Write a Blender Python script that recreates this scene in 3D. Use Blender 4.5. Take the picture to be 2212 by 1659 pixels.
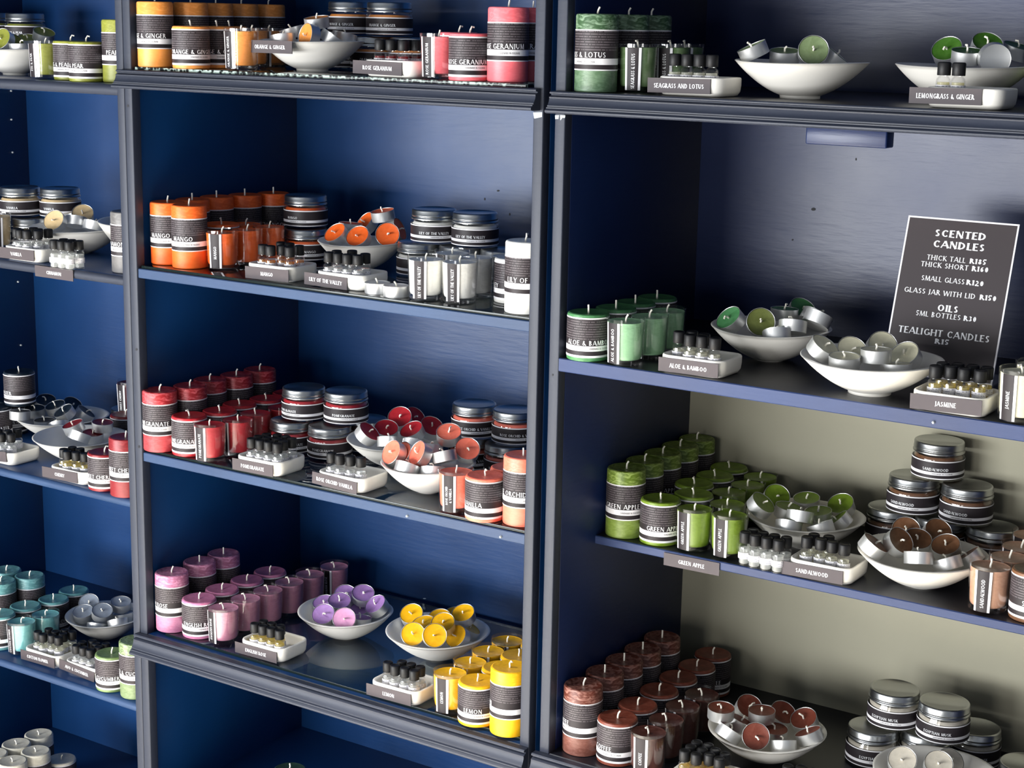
import bpy, bmesh, math, random
from mathutils import Vector, Matrix
from math import pi, sin, cos, radians

for o in list(bpy.data.objects): bpy.data.objects.remove(o)
sc = bpy.context.scene
COL = sc.collection

# ------------------------------------------------------------------ camera
cam_d = bpy.data.cameras.new('camera'); cam = bpy.data.objects.new('camera', cam_d); COL.objects.link(cam)
CAM_LOC = Vector((1.972564,-1.901391,1.620000))
R_, U_, F_ = Vector((0.833586,0.552053,0.019274)), Vector((-0.133128,0.166911,0.976943)), Vector((-0.536107,0.816932,-0.212628))
m = Matrix((R_, U_, -F_)).transposed().to_4x4(); m.translation = CAM_LOC
cam.matrix_world = m
cam_d.sensor_fit = 'HORIZONTAL'; cam_d.sensor_width = 36.0; cam_d.lens = 59.0421
cam_d.clip_start = 0.05
sc.camera = cam

# ------------------------------------------------------------------ light
w = bpy.data.worlds.new('world'); sc.world = w; w.use_nodes = True
wb = w.node_tree.nodes['Background']; wb.inputs[0].default_value = (0.80, 0.88, 1.0, 1); wb.inputs[1].default_value = 0.36

def area(name, loc, target, sx, sy, power, color):
    d = bpy.data.lights.new(name, 'AREA'); d.shape = 'RECTANGLE'; d.size = sx; d.size_y = sy; d.energy = power; d.color = color
    o = bpy.data.objects.new(name, d); COL.objects.link(o); o.location = loc
    o.rotation_euler = (Vector(target) - Vector(loc)).to_track_quat('-Z', 'Y').to_euler()
    return o
# shop-front daylight from a wide low window left of the viewer, plus two added fill lamps
area('window_daylight', (-1.35, -4.6, 0.95), (0.35, 0.1, 1.05), 3.4, 1.1, 490, (0.96, 0.98, 1.0))
area('frontal_fill', (1.2, -4.8, 1.0), (0.7, 0.1, 1.0), 0.9, 1.9, 70, (1.0, 0.98, 0.95))  # added fill lamp behind the viewer, lifts the fronts of the stock
bounce = area('floor_bounce_fill', (-0.6, -2.0, 2.9), (0.3, -1.5, 0.0), 1.0, 1.4, 250, (1.0, 0.98, 0.94)); bounce.data.spread = radians(50)  # added lamp aimed at the floor, bounces light up onto the bowl undersides
sc.view_settings.view_transform = 'Standard'; sc.view_settings.look = 'None'
sc.view_settings.gamma = 1.0; sc.view_settings.use_curve_mapping = False
sc.view_settings.exposure = -0.18
sc.cycles.transparent_max_bounces = 40

# ------------------------------------------------------------------ materials
def lin(c):
    return tuple((v/255/12.92 if v/255 <= .04045 else ((v/255+.055)/1.055)**2.4) for v in c) + (1.0,)
def newmat(name):
    mt = bpy.data.materials.new(name); mt.use_nodes = True; nt = mt.node_tree
    return mt, nt, nt.nodes['Principled BSDF'], nt.nodes['Material Output']
def simple(name, rgb, rough=.5, metal=0.0, spec=.5):
    mt, nt, b, o = newmat(name)
    b.inputs['Base Color'].default_value = lin(rgb); b.inputs['Roughness'].default_value = rough
    b.inputs['Metallic'].default_value = metal; b.inputs['Specular IOR Level'].default_value = spec
    return mt
def N(nt, t, **kw):
    n = nt.nodes.new(t)
    for k, v in kw.items(): setattr(n, k, v)
    return n
def paint(name, rgb, rgb2, rough=.36, bump=.12, spec=.5):
    """brushed semi-gloss paint on wood: soft colour variation, brush-stroke bump"""
    mt, nt, b, o = newmat(name); L = nt.links.new
    tc = N(nt, 'ShaderNodeTexCoord'); mp = N(nt, 'ShaderNodeMapping'); L(tc.outputs['Object'], mp.inputs[0])
    mp.inputs['Scale'].default_value = (6, 6, 40)
    n1 = N(nt, 'ShaderNodeTexNoise'); n1.inputs['Scale'].default_value = 4; n1.inputs['Detail'].default_value = 6; L(mp.outputs[0], n1.inputs['Vector'])
    n2 = N(nt, 'ShaderNodeTexNoise'); n2.inputs['Scale'].default_value = 5; n2.inputs['Detail'].default_value = 4; L(tc.outputs['Object'], n2.inputs['Vector'])
    cr = N(nt, 'ShaderNodeValToRGB'); cr.color_ramp.elements[0].color = lin(rgb); cr.color_ramp.elements[1].color = lin(rgb2)
    cr.color_ramp.elements[0].position = .35; cr.color_ramp.elements[1].position = .75
    L(n2.outputs[0], cr.inputs[0]); L(cr.outputs[0], b.inputs['Base Color'])
    bp = N(nt, 'ShaderNodeBump'); bp.inputs['Strength'].default_value = bump; bp.inputs['Distance'].default_value = .002
    L(n1.outputs[0], bp.inputs['Height']); L(bp.outputs[0], b.inputs['Normal'])
    mr = N(nt, 'ShaderNodeMapRange'); mr.inputs[3].default_value = rough-.06; mr.inputs[4].default_value = rough+.1
    L(n2.outputs[0], mr.inputs[0]); L(mr.outputs[0], b.inputs['Roughness'])
    b.inputs['Specular IOR Level'].default_value = spec
    return mt
def wax(name, rgb, mottle=0.0):
    mt, nt, b, o = newmat(name); L = nt.links.new
    tc = N(nt, 'ShaderNodeTexCoord'); mp = N(nt, 'ShaderNodeMapping'); L(tc.outputs['Object'], mp.inputs[0]); mp.inputs['Scale'].default_value = (60, 60, 130)
    n = N(nt, 'ShaderNodeTexNoise'); n.inputs['Scale'].default_value = 1.6; n.inputs['Detail'].default_value = 5; n.inputs['Distortion'].default_value = 1.2
    L(mp.outputs[0], n.inputs['Vector'])
    cr = N(nt, 'ShaderNodeValToRGB')
    lo = tuple(v*(1-.22*mottle) for v in rgb); hi = tuple(min(255, v+(255-v)*.30*mottle+4) for v in rgb)
    cr.color_ramp.elements[0].color = lin(lo); cr.color_ramp.elements[1].color = lin(hi)
    cr.color_ramp.elements[0].position = .42; cr.color_ramp.elements[1].position = .68
    if mottle > .2:
        sx = N(nt, 'ShaderNodeSeparateXYZ'); L(tc.outputs['Object'], sx.inputs[0])
        mr = N(nt, 'ShaderNodeMapRange'); mr.inputs[1].default_value = .03; mr.inputs[2].default_value = .08; mr.inputs[3].default_value = .25; mr.inputs[4].default_value = 1; L(sx.outputs[2], mr.inputs[0])
        sb = N(nt, 'ShaderNodeMath', operation='SUBTRACT'); L(n.outputs[0], sb.inputs[0]); sb.inputs[1].default_value = .5
        ma = N(nt, 'ShaderNodeMath', operation='MULTIPLY_ADD'); L(sb.outputs[0], ma.inputs[0]); L(mr.outputs[0], ma.inputs[1]); ma.inputs[2].default_value = .5
        L(ma.outputs[0], cr.inputs[0])
    else: L(n.outputs[0], cr.inputs[0])
    L(cr.outputs[0], b.inputs['Base Color'])
    b.inputs['Roughness'].default_value = .42; b.inputs['Specular IOR Level'].default_value = .4
    bp = N(nt, 'ShaderNodeBump'); bp.inputs['Strength'].default_value = .15+.25*mottle; bp.inputs['Distance'].default_value = .0008
    L(n.outputs[0], bp.inputs['Height']); L(bp.outputs[0], b.inputs['Normal'])
    return mt
def clear(name, tint=(1, 1, 1), ior=1.45, rough=.02):
    """thin clear glass: see-through with a fresnel reflection"""
    mt, nt, b, o = newmat(name); L = nt.links.new; nt.nodes.remove(b)
    tr = N(nt, 'ShaderNodeBsdfTransparent'); tr.inputs[0].default_value = (*tint, 1)
    gl = N(nt, 'ShaderNodeBsdfGlossy'); gl.inputs['Roughness'].default_value = rough; gl.inputs[0].default_value = (1, 1, 1, 1)
    fr = N(nt, 'ShaderNodeFresnel'); ge = N(nt, 'ShaderNodeNewGeometry'); mi = N(nt, 'ShaderNodeMix'); L(ge.outputs['Backfacing'], mi.inputs[0])
    mi.inputs[2].default_value = ior; mi.inputs[3].default_value = 1/ior; L(mi.outputs[0], fr.inputs[0])   # a thin wall reflects alike from both sides
    mx = N(nt, 'ShaderNodeMixShader'); L(fr.outputs[0], mx.inputs[0]); L(tr.outputs[0], mx.inputs[1]); L(gl.outputs[0], mx.inputs[2]); L(mx.outputs[0], o.inputs[0])
    return mt
def smallprint(name, back, ink, pitch, thr=.47):
    """rows of fine print: UV in millimetres"""
    mt, nt, b, o = newmat(name); L = nt.links.new
    uv = N(nt, 'ShaderNodeUVMap'); sp = N(nt, 'ShaderNodeSeparateXYZ'); L(uv.outputs[0], sp.inputs[0])
    dv = N(nt, 'ShaderNodeMath', operation='DIVIDE'); L(sp.outputs[1], dv.inputs[0]); dv.inputs[1].default_value = pitch
    fl = N(nt, 'ShaderNodeMath', operation='FLOOR'); L(dv.outputs[0], fl.inputs[0])
    fc = N(nt, 'ShaderNodeMath', operation='FRACT'); L(dv.outputs[0], fc.inputs[0])
    pp = N(nt, 'ShaderNodeMath', operation='PINGPONG'); L(fc.outputs[0], pp.inputs[0]); pp.inputs[1].default_value = .5
    gt = N(nt, 'ShaderNodeMath', operation='GREATER_THAN'); L(pp.outputs[0], gt.inputs[0]); gt.inputs[1].default_value = .29
    cb = N(nt, 'ShaderNodeCombineXYZ'); L(sp.outputs[0], cb.inputs[0])
    ml = N(nt, 'ShaderNodeMath', operation='MULTIPLY'); L(fl.outputs[0], ml.inputs[0]); ml.inputs[1].default_value = 13.7; L(ml.outputs[0], cb.inputs[1])
    n = N(nt, 'ShaderNodeTexNoise'); n.inputs['Scale'].default_value = .7; n.inputs['Detail'].default_value = 1; L(cb.outputs[0], n.inputs['Vector'])
    g2 = N(nt, 'ShaderNodeMath', operation='GREATER_THAN'); L(n.outputs[0], g2.inputs[0]); g2.inputs[1].default_value = thr
    mu = N(nt, 'ShaderNodeMath', operation='MULTIPLY'); L(gt.outputs[0], mu.inputs[0]); L(g2.outputs[0], mu.inputs[1])
    mx = N(nt, 'ShaderNodeMix', data_type='RGBA'); L(mu.outputs[0], mx.inputs[0]); mx.inputs[6].default_value = lin(back); mx.inputs[7].default_value = lin(ink)
    L(mx.outputs[2], b.inputs['Base Color']); b.inputs['Roughness'].default_value = .5; b.inputs['Specular IOR Level'].default_value = .25
    return mt

M_ = {}
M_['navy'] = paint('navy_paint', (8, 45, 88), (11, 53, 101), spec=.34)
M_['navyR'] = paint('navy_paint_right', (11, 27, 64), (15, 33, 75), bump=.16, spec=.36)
M_['edge'] = paint('navy_paint_edge', (31, 52, 84), (41, 65, 100), rough=.5, bump=.3, spec=.35)
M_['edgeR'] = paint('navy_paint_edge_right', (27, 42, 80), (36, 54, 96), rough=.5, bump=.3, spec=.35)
M_['frame'] = paint('navy_paint_frame', (35, 40, 53), (41, 46, 60), rough=.5, bump=.12, spec=.38)
M_['black'] = paint('black_blue_paint', (18, 20, 28), (26, 28, 36), rough=.33, bump=.1)
M_['khaki'] = paint('khaki_paint', (138, 135, 118), (144, 141, 124), rough=.7, bump=.05, spec=.2)
M_['plaster'] = paint('plaster', (190, 186, 176), (198, 194, 184), rough=.8, bump=.05, spec=.2)
M_['floorm'] = paint('floor_boards', (204, 198, 186), (212, 206, 194), rough=.45, bump=.1)
M_['ceramic'] = simple('white_ceramic', (236, 232, 223), .38, 0, .4)
M_['wick'] = simple('wick', (250, 244, 228), .8)
M_['paper'] = simple('white_paper', (232, 230, 232), .45)
M_['dark'] = simple('dark_paper', (42, 37, 40), .5, 0, .25)
M_['plaque'] = simple('plaque_grey', (70, 63, 66), .55, 0, .25)
M_['ink'] = simple('white_ink', (238, 238, 240), .5)
M_['print'] = smallprint('dark_print', (43, 38, 41), (88, 82, 86), 3.3, .40)
M_['wprint'] = smallprint('white_print', (232, 230, 232), (150, 150, 165), 2.6, .5)
M_['alu'] = simple('aluminium', (238, 238, 236), .42, .88)
M_['lid'] = simple('lid_metal', (172, 174, 174), .3, 1.0)
M_['cap'] = simple('black_cap', (22, 22, 24), .5, 0, .3)
M_['glass'] = clear('clear_glass')
M_['sheetedge'] = simple('sheet_glass_edge', (16, 26, 26), .2, 0, .3)
M_['sheet'] = clear('sheet_glass', (.86, .93, .91), 1.52, .01)
M_['foil'] = simple('foil_label', (225, 225, 230), .22, .9)
def chipped():
    mt, nt, b, o = newmat('chipped_edge_glints'); L = nt.links.new
    tc = N(nt, 'ShaderNodeTexCoord'); v = N(nt, 'ShaderNodeTexVoronoi'); v.inputs['Scale'].default_value = 160; L(tc.outputs['Object'], v.inputs['Vector'])
    n = N(nt, 'ShaderNodeTexNoise'); n.inputs['Scale'].default_value = 9; L(tc.outputs['Object'], n.inputs['Vector'])
    ad = N(nt, 'ShaderNodeMath', operation='MULTIPLY'); L(v.outputs['Distance'], ad.inputs[0]); L(n.outputs[0], ad.inputs[1])
    cr = N(nt, 'ShaderNodeValToRGB'); cr.color_ramp.elements[0].color = lin((18, 24, 24)); cr.color_ramp.elements[1].color = lin((196, 216, 204)); cr.color_ramp.elements[0].position = .2; cr.color_ramp.elements[1].position = .36  # glints on the chipped edge painted into the colour as pale specks
    L(ad.outputs[0], cr.inputs[0]); L(cr.outputs[0], b.inputs['Base Color']); b.inputs['Roughness'].default_value = .3
    return mt
M_['chipped'] = chipped()
M_['pin'] = simple('shelf_pin', (200, 205, 205), .4)
M_['chip'] = simple('bare_spot', (190, 205, 215), .6)
M_['hole'] = simple('knot_hole', (14, 16, 24), .7)
WAX = dict(pear=(128,132,46), og=(240,150,66), rg=(244,108,116), sg=(68,104,66), sage=(120,138,94), lg=(60,104,28), van=(222,192,142), cin=(100,98,98), mango=(240,98,30),
 lily=(240,238,230), aloe=(66,122,74), jas=(234,228,196), navy=(14,26,38), cher=(118,20,26), pom=(178,32,40), coral=(250,122,96), apple=(106,132,32), olive=(92,100,44),
 sand=(116,78,52), coffee=(112,52,37), musk=(196,188,172), erose=(188,112,148), purple=(164,122,184), lemon=(250,184,16), teal=(100,158,160),
 cotton=(138,146,158), pinktl=(226,160,200), cuc=(104,126,76), white=(222,216,198), dgreen=(46,70,56))
LITE = dict(cher=(96,16,22), aloe=(140,186,142), erose=(184,122,146), pom=(168,28,38), teal=(110,176,178), sand=(198,150,122), coffee=(66,29,22), sg=(96,124,78), lg=(186,206,110))
def waxmat(k, mot, lite=False):
    key = ('wax', k, mot, lite)
    if key not in M_: M_[key] = wax('wax_%s' % k, (LITE.get(k, WAX[k]) if lite else WAX[k]), mot)
    return M_[key]
LIQ = dict(clear=(.93,.94,.92), pale=(.95,.94,.82), paleyellow=(.97,.93,.68), yellow=(.98,.87,.40), gold=(.97,.82,.40), amber=(.93,.50,.16), rose=(.55,.10,.10), dark=(.5,.35,.3))
def liqmat(k):
    if ('liq', k) not in M_:
        M_[('liq', k)] = mt = clear('oil_%s' % k, LIQ[k], 1.2, .05)
        nt = mt.node_tree; L = nt.links.new; out = nt.nodes['Material Output']; prev = out.inputs[0].links[0].from_socket
        df = N(nt, 'ShaderNodeBsdfDiffuse'); df.inputs[0].default_value = (*LIQ[k], 1); tl = N(nt, 'ShaderNodeBsdfTranslucent'); tl.inputs[0].default_value = (*LIQ[k], 1)
        ad = N(nt, 'ShaderNodeMixShader'); L(df.outputs[0], ad.inputs[1]); L(tl.outputs[0], ad.inputs[2])
        mx = N(nt, 'ShaderNodeMixShader'); mx.inputs[0].default_value = .42; L(prev, mx.inputs[1]); L(ad.outputs[0], mx.inputs[2]); L(mx.outputs[0], out.inputs[0])
    return M_[('liq', k)]

# ------------------------------------------------------------------ mesh helpers
class MB:
    def __init__(s): s.v=[]; s.f=[]; s.mi=[]; s.uv=[]
    def quad(s, pts, mi=0, uv=None):
        i=len(s.v); s.v+= [tuple(p) for p in pts]; s.f.append(tuple(range(i, i+len(pts)))); s.mi.append(mi); s.uv.append(uv or [(0,0)]*len(pts))
    def box(s, a, b, mi=0):
        x0,y0,z0=a; x1,y1,z1=b; i=len(s.v)
        s.v+=[(x0,y0,z0),(x1,y0,z0),(x1,y1,z0),(x0,y1,z0),(x0,y0,z1),(x1,y0,z1),(x1,y1,z1),(x0,y1,z1)]
        for f in ((3,2,1,0),(4,5,6,7),(0,1,5,4),(1,2,6,5),(2,3,7,6),(3,0,4,7)):
            s.f.append(tuple(i+k for k in f)); s.mi.append(mi); s.uv.append([(0,0)]*4)
    def lathe(s, prof, seg=40, mi=0, ox=0, oy=0):
        """closed profile of (r,z) from axis to axis, or open; r=0 gives poles"""
        rings=[]
        for r,z in prof:
            if r<1e-7: rings.append([len(s.v)]); s.v.append((ox,oy,z))
            else:
                rings.append(list(range(len(s.v), len(s.v)+seg)))
                for k in range(seg):
                    a=2*pi*k/seg; s.v.append((ox+r*cos(a), oy+r*sin(a), z))
        for A,B in zip(rings, rings[1:]):
            for k in range(seg):
                n=(k+1)%seg
                if len(A)==1 and len(B)==1: continue
                if len(A)==1: f=(A[0],B[n],B[k])
                elif len(B)==1: f=(A[k],A[n],B[0])
                else: f=(A[k],A[n],B[n],B[k])
                s.f.append(f); s.mi.append(mi); s.uv.append([(0,0)]*len(f))
    def tube(s, pts, r, seg=6, mi=0):
        pts=[Vector(p) for p in pts]; rings=[]
        for i,p in enumerate(pts):
            d=(pts[min(i+1,len(pts)-1)]-pts[max(i-1,0)]).normalized()
            a=d.orthogonal().normalized(); b=d.cross(a)
            if rings and a.dot(pa)<0: a=-a; b=-b
            pa=a
            rings.append(range(len(s.v), len(s.v)+seg))
            for k in range(seg):
                t=2*pi*k/seg; s.v.append(tuple(p+a*(r*cos(t))+b*(r*sin(t))))
        for A,B in zip(rings, rings[1:]):
            for k in range(seg):
                n=(k+1)%seg; s.f.append((A[k],A[n],B[n],B[k])); s.mi.append(mi); s.uv.append([(0,0)]*4)
        s.f.append(tuple(reversed(rings[0]))); s.mi.append(mi); s.uv.append([(0,0)]*seg)
        s.f.append(tuple(rings[-1])); s.mi.append(mi); s.uv.append([(0,0)]*seg)
    def sheetcyl(s, r, z0, z1, a0, a1, seg, mi=0):
        """piece of a cylinder wall; angle 0 faces -Y, positive to the right; uv in mm"""
        for k in range(seg):
            t0=a0+(a1-a0)*k/seg; t1=a0+(a1-a0)*(k+1)/seg
            p=[(r*sin(t),-r*cos(t),z) for t,z in ((t0,z0),(t1,z0),(t1,z1),(t0,z1))]
            s.quad(p, mi, [(r*t0*1e3,z0*1e3),(r*t1*1e3,z0*1e3),(r*t1*1e3,z1*1e3),(r*t0*1e3,z1*1e3)])
    def mesh(s, name, mats, smooth=True, angle=35, weld=True):
        me=bpy.data.meshes.new(name); me.from_pydata(s.v, [], s.f)
        for mt in mats: me.materials.append(mt)
        me.polygons.foreach_set('material_index', s.mi)
        uvl=me.uv_layers.new(name='UVMap'); flat=[c for f in s.uv for p in f for c in p]
        uvl.data.foreach_set('uv', flat)
        bm=bmesh.new(); bm.from_mesh(me)
        if weld: bmesh.ops.remove_doubles(bm, verts=bm.verts, dist=1e-6)
        if smooth:
            for f in bm.faces: f.smooth=True
            for e in bm.edges:
                if len(e.link_faces)==2 and e.calc_face_angle(0)>radians(angle): e.smooth=False
        bm.to_mesh(me); bm.free(); me.update()
        return me
def ob(name, me, parent=None, kind=None):
    o=bpy.data.objects.new(name, me); COL.objects.link(o)
    if parent: o.parent=parent
    if kind: o['kind']=kind
    return o
def empty(name, loc=(0,0,0)):
    o=bpy.data.objects.new(name, None); COL.objects.link(o); o.location=loc; o.empty_display_size=.02; return o
def tag(o, label, cat, group=None):
    o['label']=label; o['category']=cat
    if group: o['group']=group
def bev(me, wd, seg=2):
    bm=bmesh.new(); bm.from_mesh(me)
    bmesh.ops.bevel(bm, geom=[e for e in bm.edges if e.calc_face_angle(0)>.5], offset=wd, segments=seg, affect='EDGES', profile=.5)
    for f in bm.faces: f.smooth=True
    for e in bm.edges:
        if len(e.link_faces)==2 and e.calc_face_angle(0)>radians(50): e.smooth=False
    bm.to_mesh(me); bm.free(); return me
def boxmesh(name, a, b, mat, bevel=.0015):
    mb=MB(); mb.box(a,b); me=mb.mesh(name,[mat],smooth=False)
    return bev(me,bevel) if bevel else me

# ------------------------------------------------------------------ lettering (flared capitals drawn as strokes)
GL = {
'A':(.80,'L .04 0 .40 1 t;L .40 1 .78 0 T;L .16 .33 .62 .33 t'),'B':(.62,'L .12 0 .12 1 T;A .2 .76 .28 .24 90 -90;A .2 .26 .36 .26 90 -90;L .12 .98 .22 .98 t;L .12 .03 .22 .03 t;L .12 .51 .22 .51 t'),
'C':(.76,'A .46 .5 .40 .5 48 312'),'D':(.80,'L .12 0 .12 1 T;A .26 .5 .48 .5 90 -90;L .12 .97 .28 .97 t;L .12 .03 .28 .03 t'),
'E':(.56,'L .12 0 .12 1 T;L .12 .96 .52 .96 t;L .12 .52 .44 .52 t;L .12 .04 .54 .04 t'),'F':(.52,'L .12 0 .12 1 T;L .12 .96 .50 .96 t;L .12 .52 .44 .52 t'),
'G':(.82,'A .46 .5 .40 .5 48 320;L .76 .10 .76 .44 T;L .56 .44 .76 .44 t'),'H':(.80,'L .12 0 .12 1 T;L .68 0 .68 1 T;L .12 .52 .68 .52 t'),
'I':(.26,'L .13 0 .13 1 T'),'J':(.34,'L .2 .02 .2 1 T;A .06 .02 .14 .2 0 -90'),'K':(.68,'L .12 0 .12 1 T;L .16 .48 .58 1 t;L .22 .54 .66 0 T'),
'L':(.52,'L .12 0 .12 1 T;L .12 .04 .52 .04 t'),'M':(.96,'L .10 0 .18 1 t;L .18 1 .48 .05 T;L .48 .05 .78 1 t;L .78 1 .86 0 T'),
'N':(.80,'L .12 0 .12 1 t;L .12 1 .68 0 T;L .68 0 .68 1 t'),'O':(.92,'A .46 .5 .41 .5 0 360'),'P':(.58,'L .12 0 .12 1 T;A .2 .73 .33 .27 90 -90;L .12 .98 .22 .98 t;L .12 .47 .22 .47 t'),
'Q':(.92,'A .46 .5 .41 .5 0 360;L .5 .2 .9 -.15 t'),'R':(.66,'L .12 0 .12 1 T;A .2 .74 .32 .26 90 -90;L .12 .98 .22 .98 t;L .12 .49 .24 .49 t;L .28 .5 .64 0 T'),
'S':(.56,'A .30 .74 .25 .26 38 268;A .27 .27 .26 .27 86 -142'),'T':(.66,'L .33 0 .33 1 T;L .02 .96 .64 .96 t'),'U':(.76,'L .12 .3 .12 1 T;L .64 .3 .64 1 t;A .38 .32 .26 .32 180 360'),
'V':(.76,'L .03 1 .39 0 T;L .39 0 .74 1 t'),'W':(1.06,'L .03 1 .29 0 T;L .29 0 .53 .95 t;L .53 .95 .78 0 T;L .78 0 1.03 1 t'),'X':(.70,'L .05 1 .65 0 T;L .05 0 .65 1 t'),
'Y':(.68,'L .03 1 .34 .48 T;L .65 1 .34 .48 t;L .34 0 .34 .48 T'),'Z':(.64,'L .08 .96 .58 .96 t;L .56 .96 .06 .04 T;L .06 .04 .6 .04 t'),
'&':(.80,'A .34 .78 .16 .2 0 360;A .32 .27 .26 .27 110 350;L .22 .66 .74 0 T'),
'0':(.58,'A .29 .5 .24 .5 0 360'),'1':(.34,'L .2 0 .2 1 T;L .05 .82 .2 .98 t'),'2':(.56,'A .27 .72 .21 .27 165 -20;L .46 .62 .06 .04 t;L .06 .04 .54 .04 T'),
'3':(.54,'A .24 .75 .22 .25 150 -90;A .23 .27 .27 .27 90 -150'),'5':(.54,'L .12 .96 .48 .96 T;L .12 .96 .1 .56 t;A .23 .3 .24 .3 110 -150'),
'6':(.58,'A .3 .3 .23 .3 0 360;A .46 .42 .4 .55 95 185'),'8':(.58,'A .29 .76 .21 .24 0 360;A .29 .27 .25 .27 0 360'),' ':(.34,'')}
def glyph_quads(ch, T, t):
    wd, d = GL[ch]; out=[]
    for st in d.split(';'):
        if not st: continue
        p=st.split()
        if p[0]=='L':
            x0,y0,x1,y1=map(float,p[1:5]); wv=T if p[5]=='T' else t
            dx,dy=x1-x0,y1-y0; ln=math.hypot(dx,dy); nx,ny=-dy/ln,dx/ln
            ks=[0,.14,.5,.86,1]; ws=[1.32,1.02,.94,1.02,1.32] if ln>.45 else [1.2,1,1,1.05,1.35]
            L=[((x0+dx*k+nx*wv*q/2, y0+dy*k+ny*wv*q/2),(x0+dx*k-nx*wv*q/2, y0+dy*k-ny*wv*q/2)) for k,q in zip(ks,ws)]
        else:
            cx,cy,rx,ry,a0,a1=map(float,p[1:7]); n=max(4,int(abs(a1-a0)/26)); L=[]
            for k in range(n+1):
                a=radians(a0+(a1-a0)*k/n); wv=t+(T-t)*abs(cos(a))
                if abs(a1-a0)<359 and k in(0,n): wv*=1.25
                ex,ey=cos(a),sin(a)
                L.append(((cx+ex*(rx-wv*.1),cy+ey*(ry-wv*.1)),(cx+ex*(rx-wv*1.05),cy+ey*(ry-wv*1.05))))
        for (a,b),(c,e) in zip(L,L[1:]): out.append((a,b,e,c))
    return wd, out
def text_quads(txt, h, T=.17, t=.085, width=None, gap=.09):
    x=0; Q=[]
    for ch in txt:
        wd,qs=glyph_quads(ch,T,t); Q+=[[(px+x,py) for px,py in q] for q in qs]; x+=wd+gap
    x-=gap; sx=h if width is None else width/x
    return [[((px-x/2)*sx,py*h) for px,py in q] for q in Q], x*sx
def orient(q):
    a=sum(q[i][0]*q[(i+1)%4][1]-q[(i+1)%4][0]*q[i][1] for i in range(4))
    return q if a>0 else q[::-1]
def text_cyl(mb, txt, h, r, z, mi, width=None, T=.17, t=.085, off=0):
    Q,wd=text_quads(txt,h,T,t,width)
    for i,q in enumerate(Q):
        rr=r+.00001*(i%7)
        mb.quad([(rr*sin((x+off)/r),-rr*cos((x+off)/r),z+y) for x,y in orient(q)],mi)
    return wd
def text_cyl_up(mb, txt, h, r, ang, zc, mi, width=None, T=.17, t=.085):
    """text reading upwards on a cylinder wall"""
    Q,wd=text_quads(txt,h,T,t,width)
    for i,q in enumerate(Q):
        rr=r+.00001*(i%7)
        mb.quad([(rr*sin(ang-(y-h/2)/r),-rr*cos(ang-(y-h/2)/r),zc+x) for x,y in orient(q)],mi)
def text_flat(mb, txt, h, x0, z0, y, mi, width=None, T=.17, t=.085):
    Q,wd=text_quads(txt,h,T,t,width)
    for i,q in enumerate(Q):
        mb.quad([(x0+x, y-.00001*(i%7), z0+yy) for x,yy in orient(q)],mi)

# ------------------------------------------------------------------ things
PROTO={}
def dup(src, loc, rot):
    r=src.copy(); COL.objects.link(r); r.location=loc; r.rotation_euler=rot
    for k in ('label','category','group'):
        if k in r: del r[k]
    for ch in list(src.children):
        c=ch.copy(); COL.objects.link(c); c.parent=r
        for g in list(ch.children):
            d=g.copy(); COL.objects.link(d); d.parent=c
    return r
def place(key, maker, loc, rot, label, cat, group):
    if key not in PROTO:
        o=maker(); PROTO[key]=o; o.location=loc; o.rotation_euler=rot
    else: o=dup(PROTO[key],loc,rot)
    tag(o,label,cat,group); return o
def wick_mesh(h, lean, var):
    mb=MB(); rnd=random.Random(var); a=rnd.uniform(0,6.28); b=a+rnd.uniform(-1,1)
    p=[(0,0,-.003),(0,0,h*.3),(lean*.35*cos(a),lean*.35*sin(a),h*.65),(lean*cos(b),lean*sin(b),h)]
    if var%3==2: p.append((lean*2.2*cos(b),lean*2.2*sin(b),h*.93))
    mb.tube(p,.0013,6); return mb.mesh('wick',[M_['wick']])
WICKS=[wick_mesh(.011,.003,i) for i in range(6)]
SWICKS=[wick_mesh(.007,.003,i+20) for i in range(6)]
wk=[0]
def add_wick(root, z, small=False, xy=(0,0)):
    wk[0]+=1; o=ob('wick',(SWICKS if small else WICKS)[wk[0]%6],root); o.location=(xy[0],xy[1],z)
    return o
def rows_label(r, rows, seg=48, segA=(-pi,pi)):
    mb=MB()
    for z0,z1,mi in rows: mb.sheetcyl(r,z0,z1,segA[0],segA[1],seg,mi)
    return mb
LM=None
def labmats(): return [M_['dark'],M_['print'],M_['paper'],M_['ink'],M_['wprint'],M_['foil']]
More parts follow.
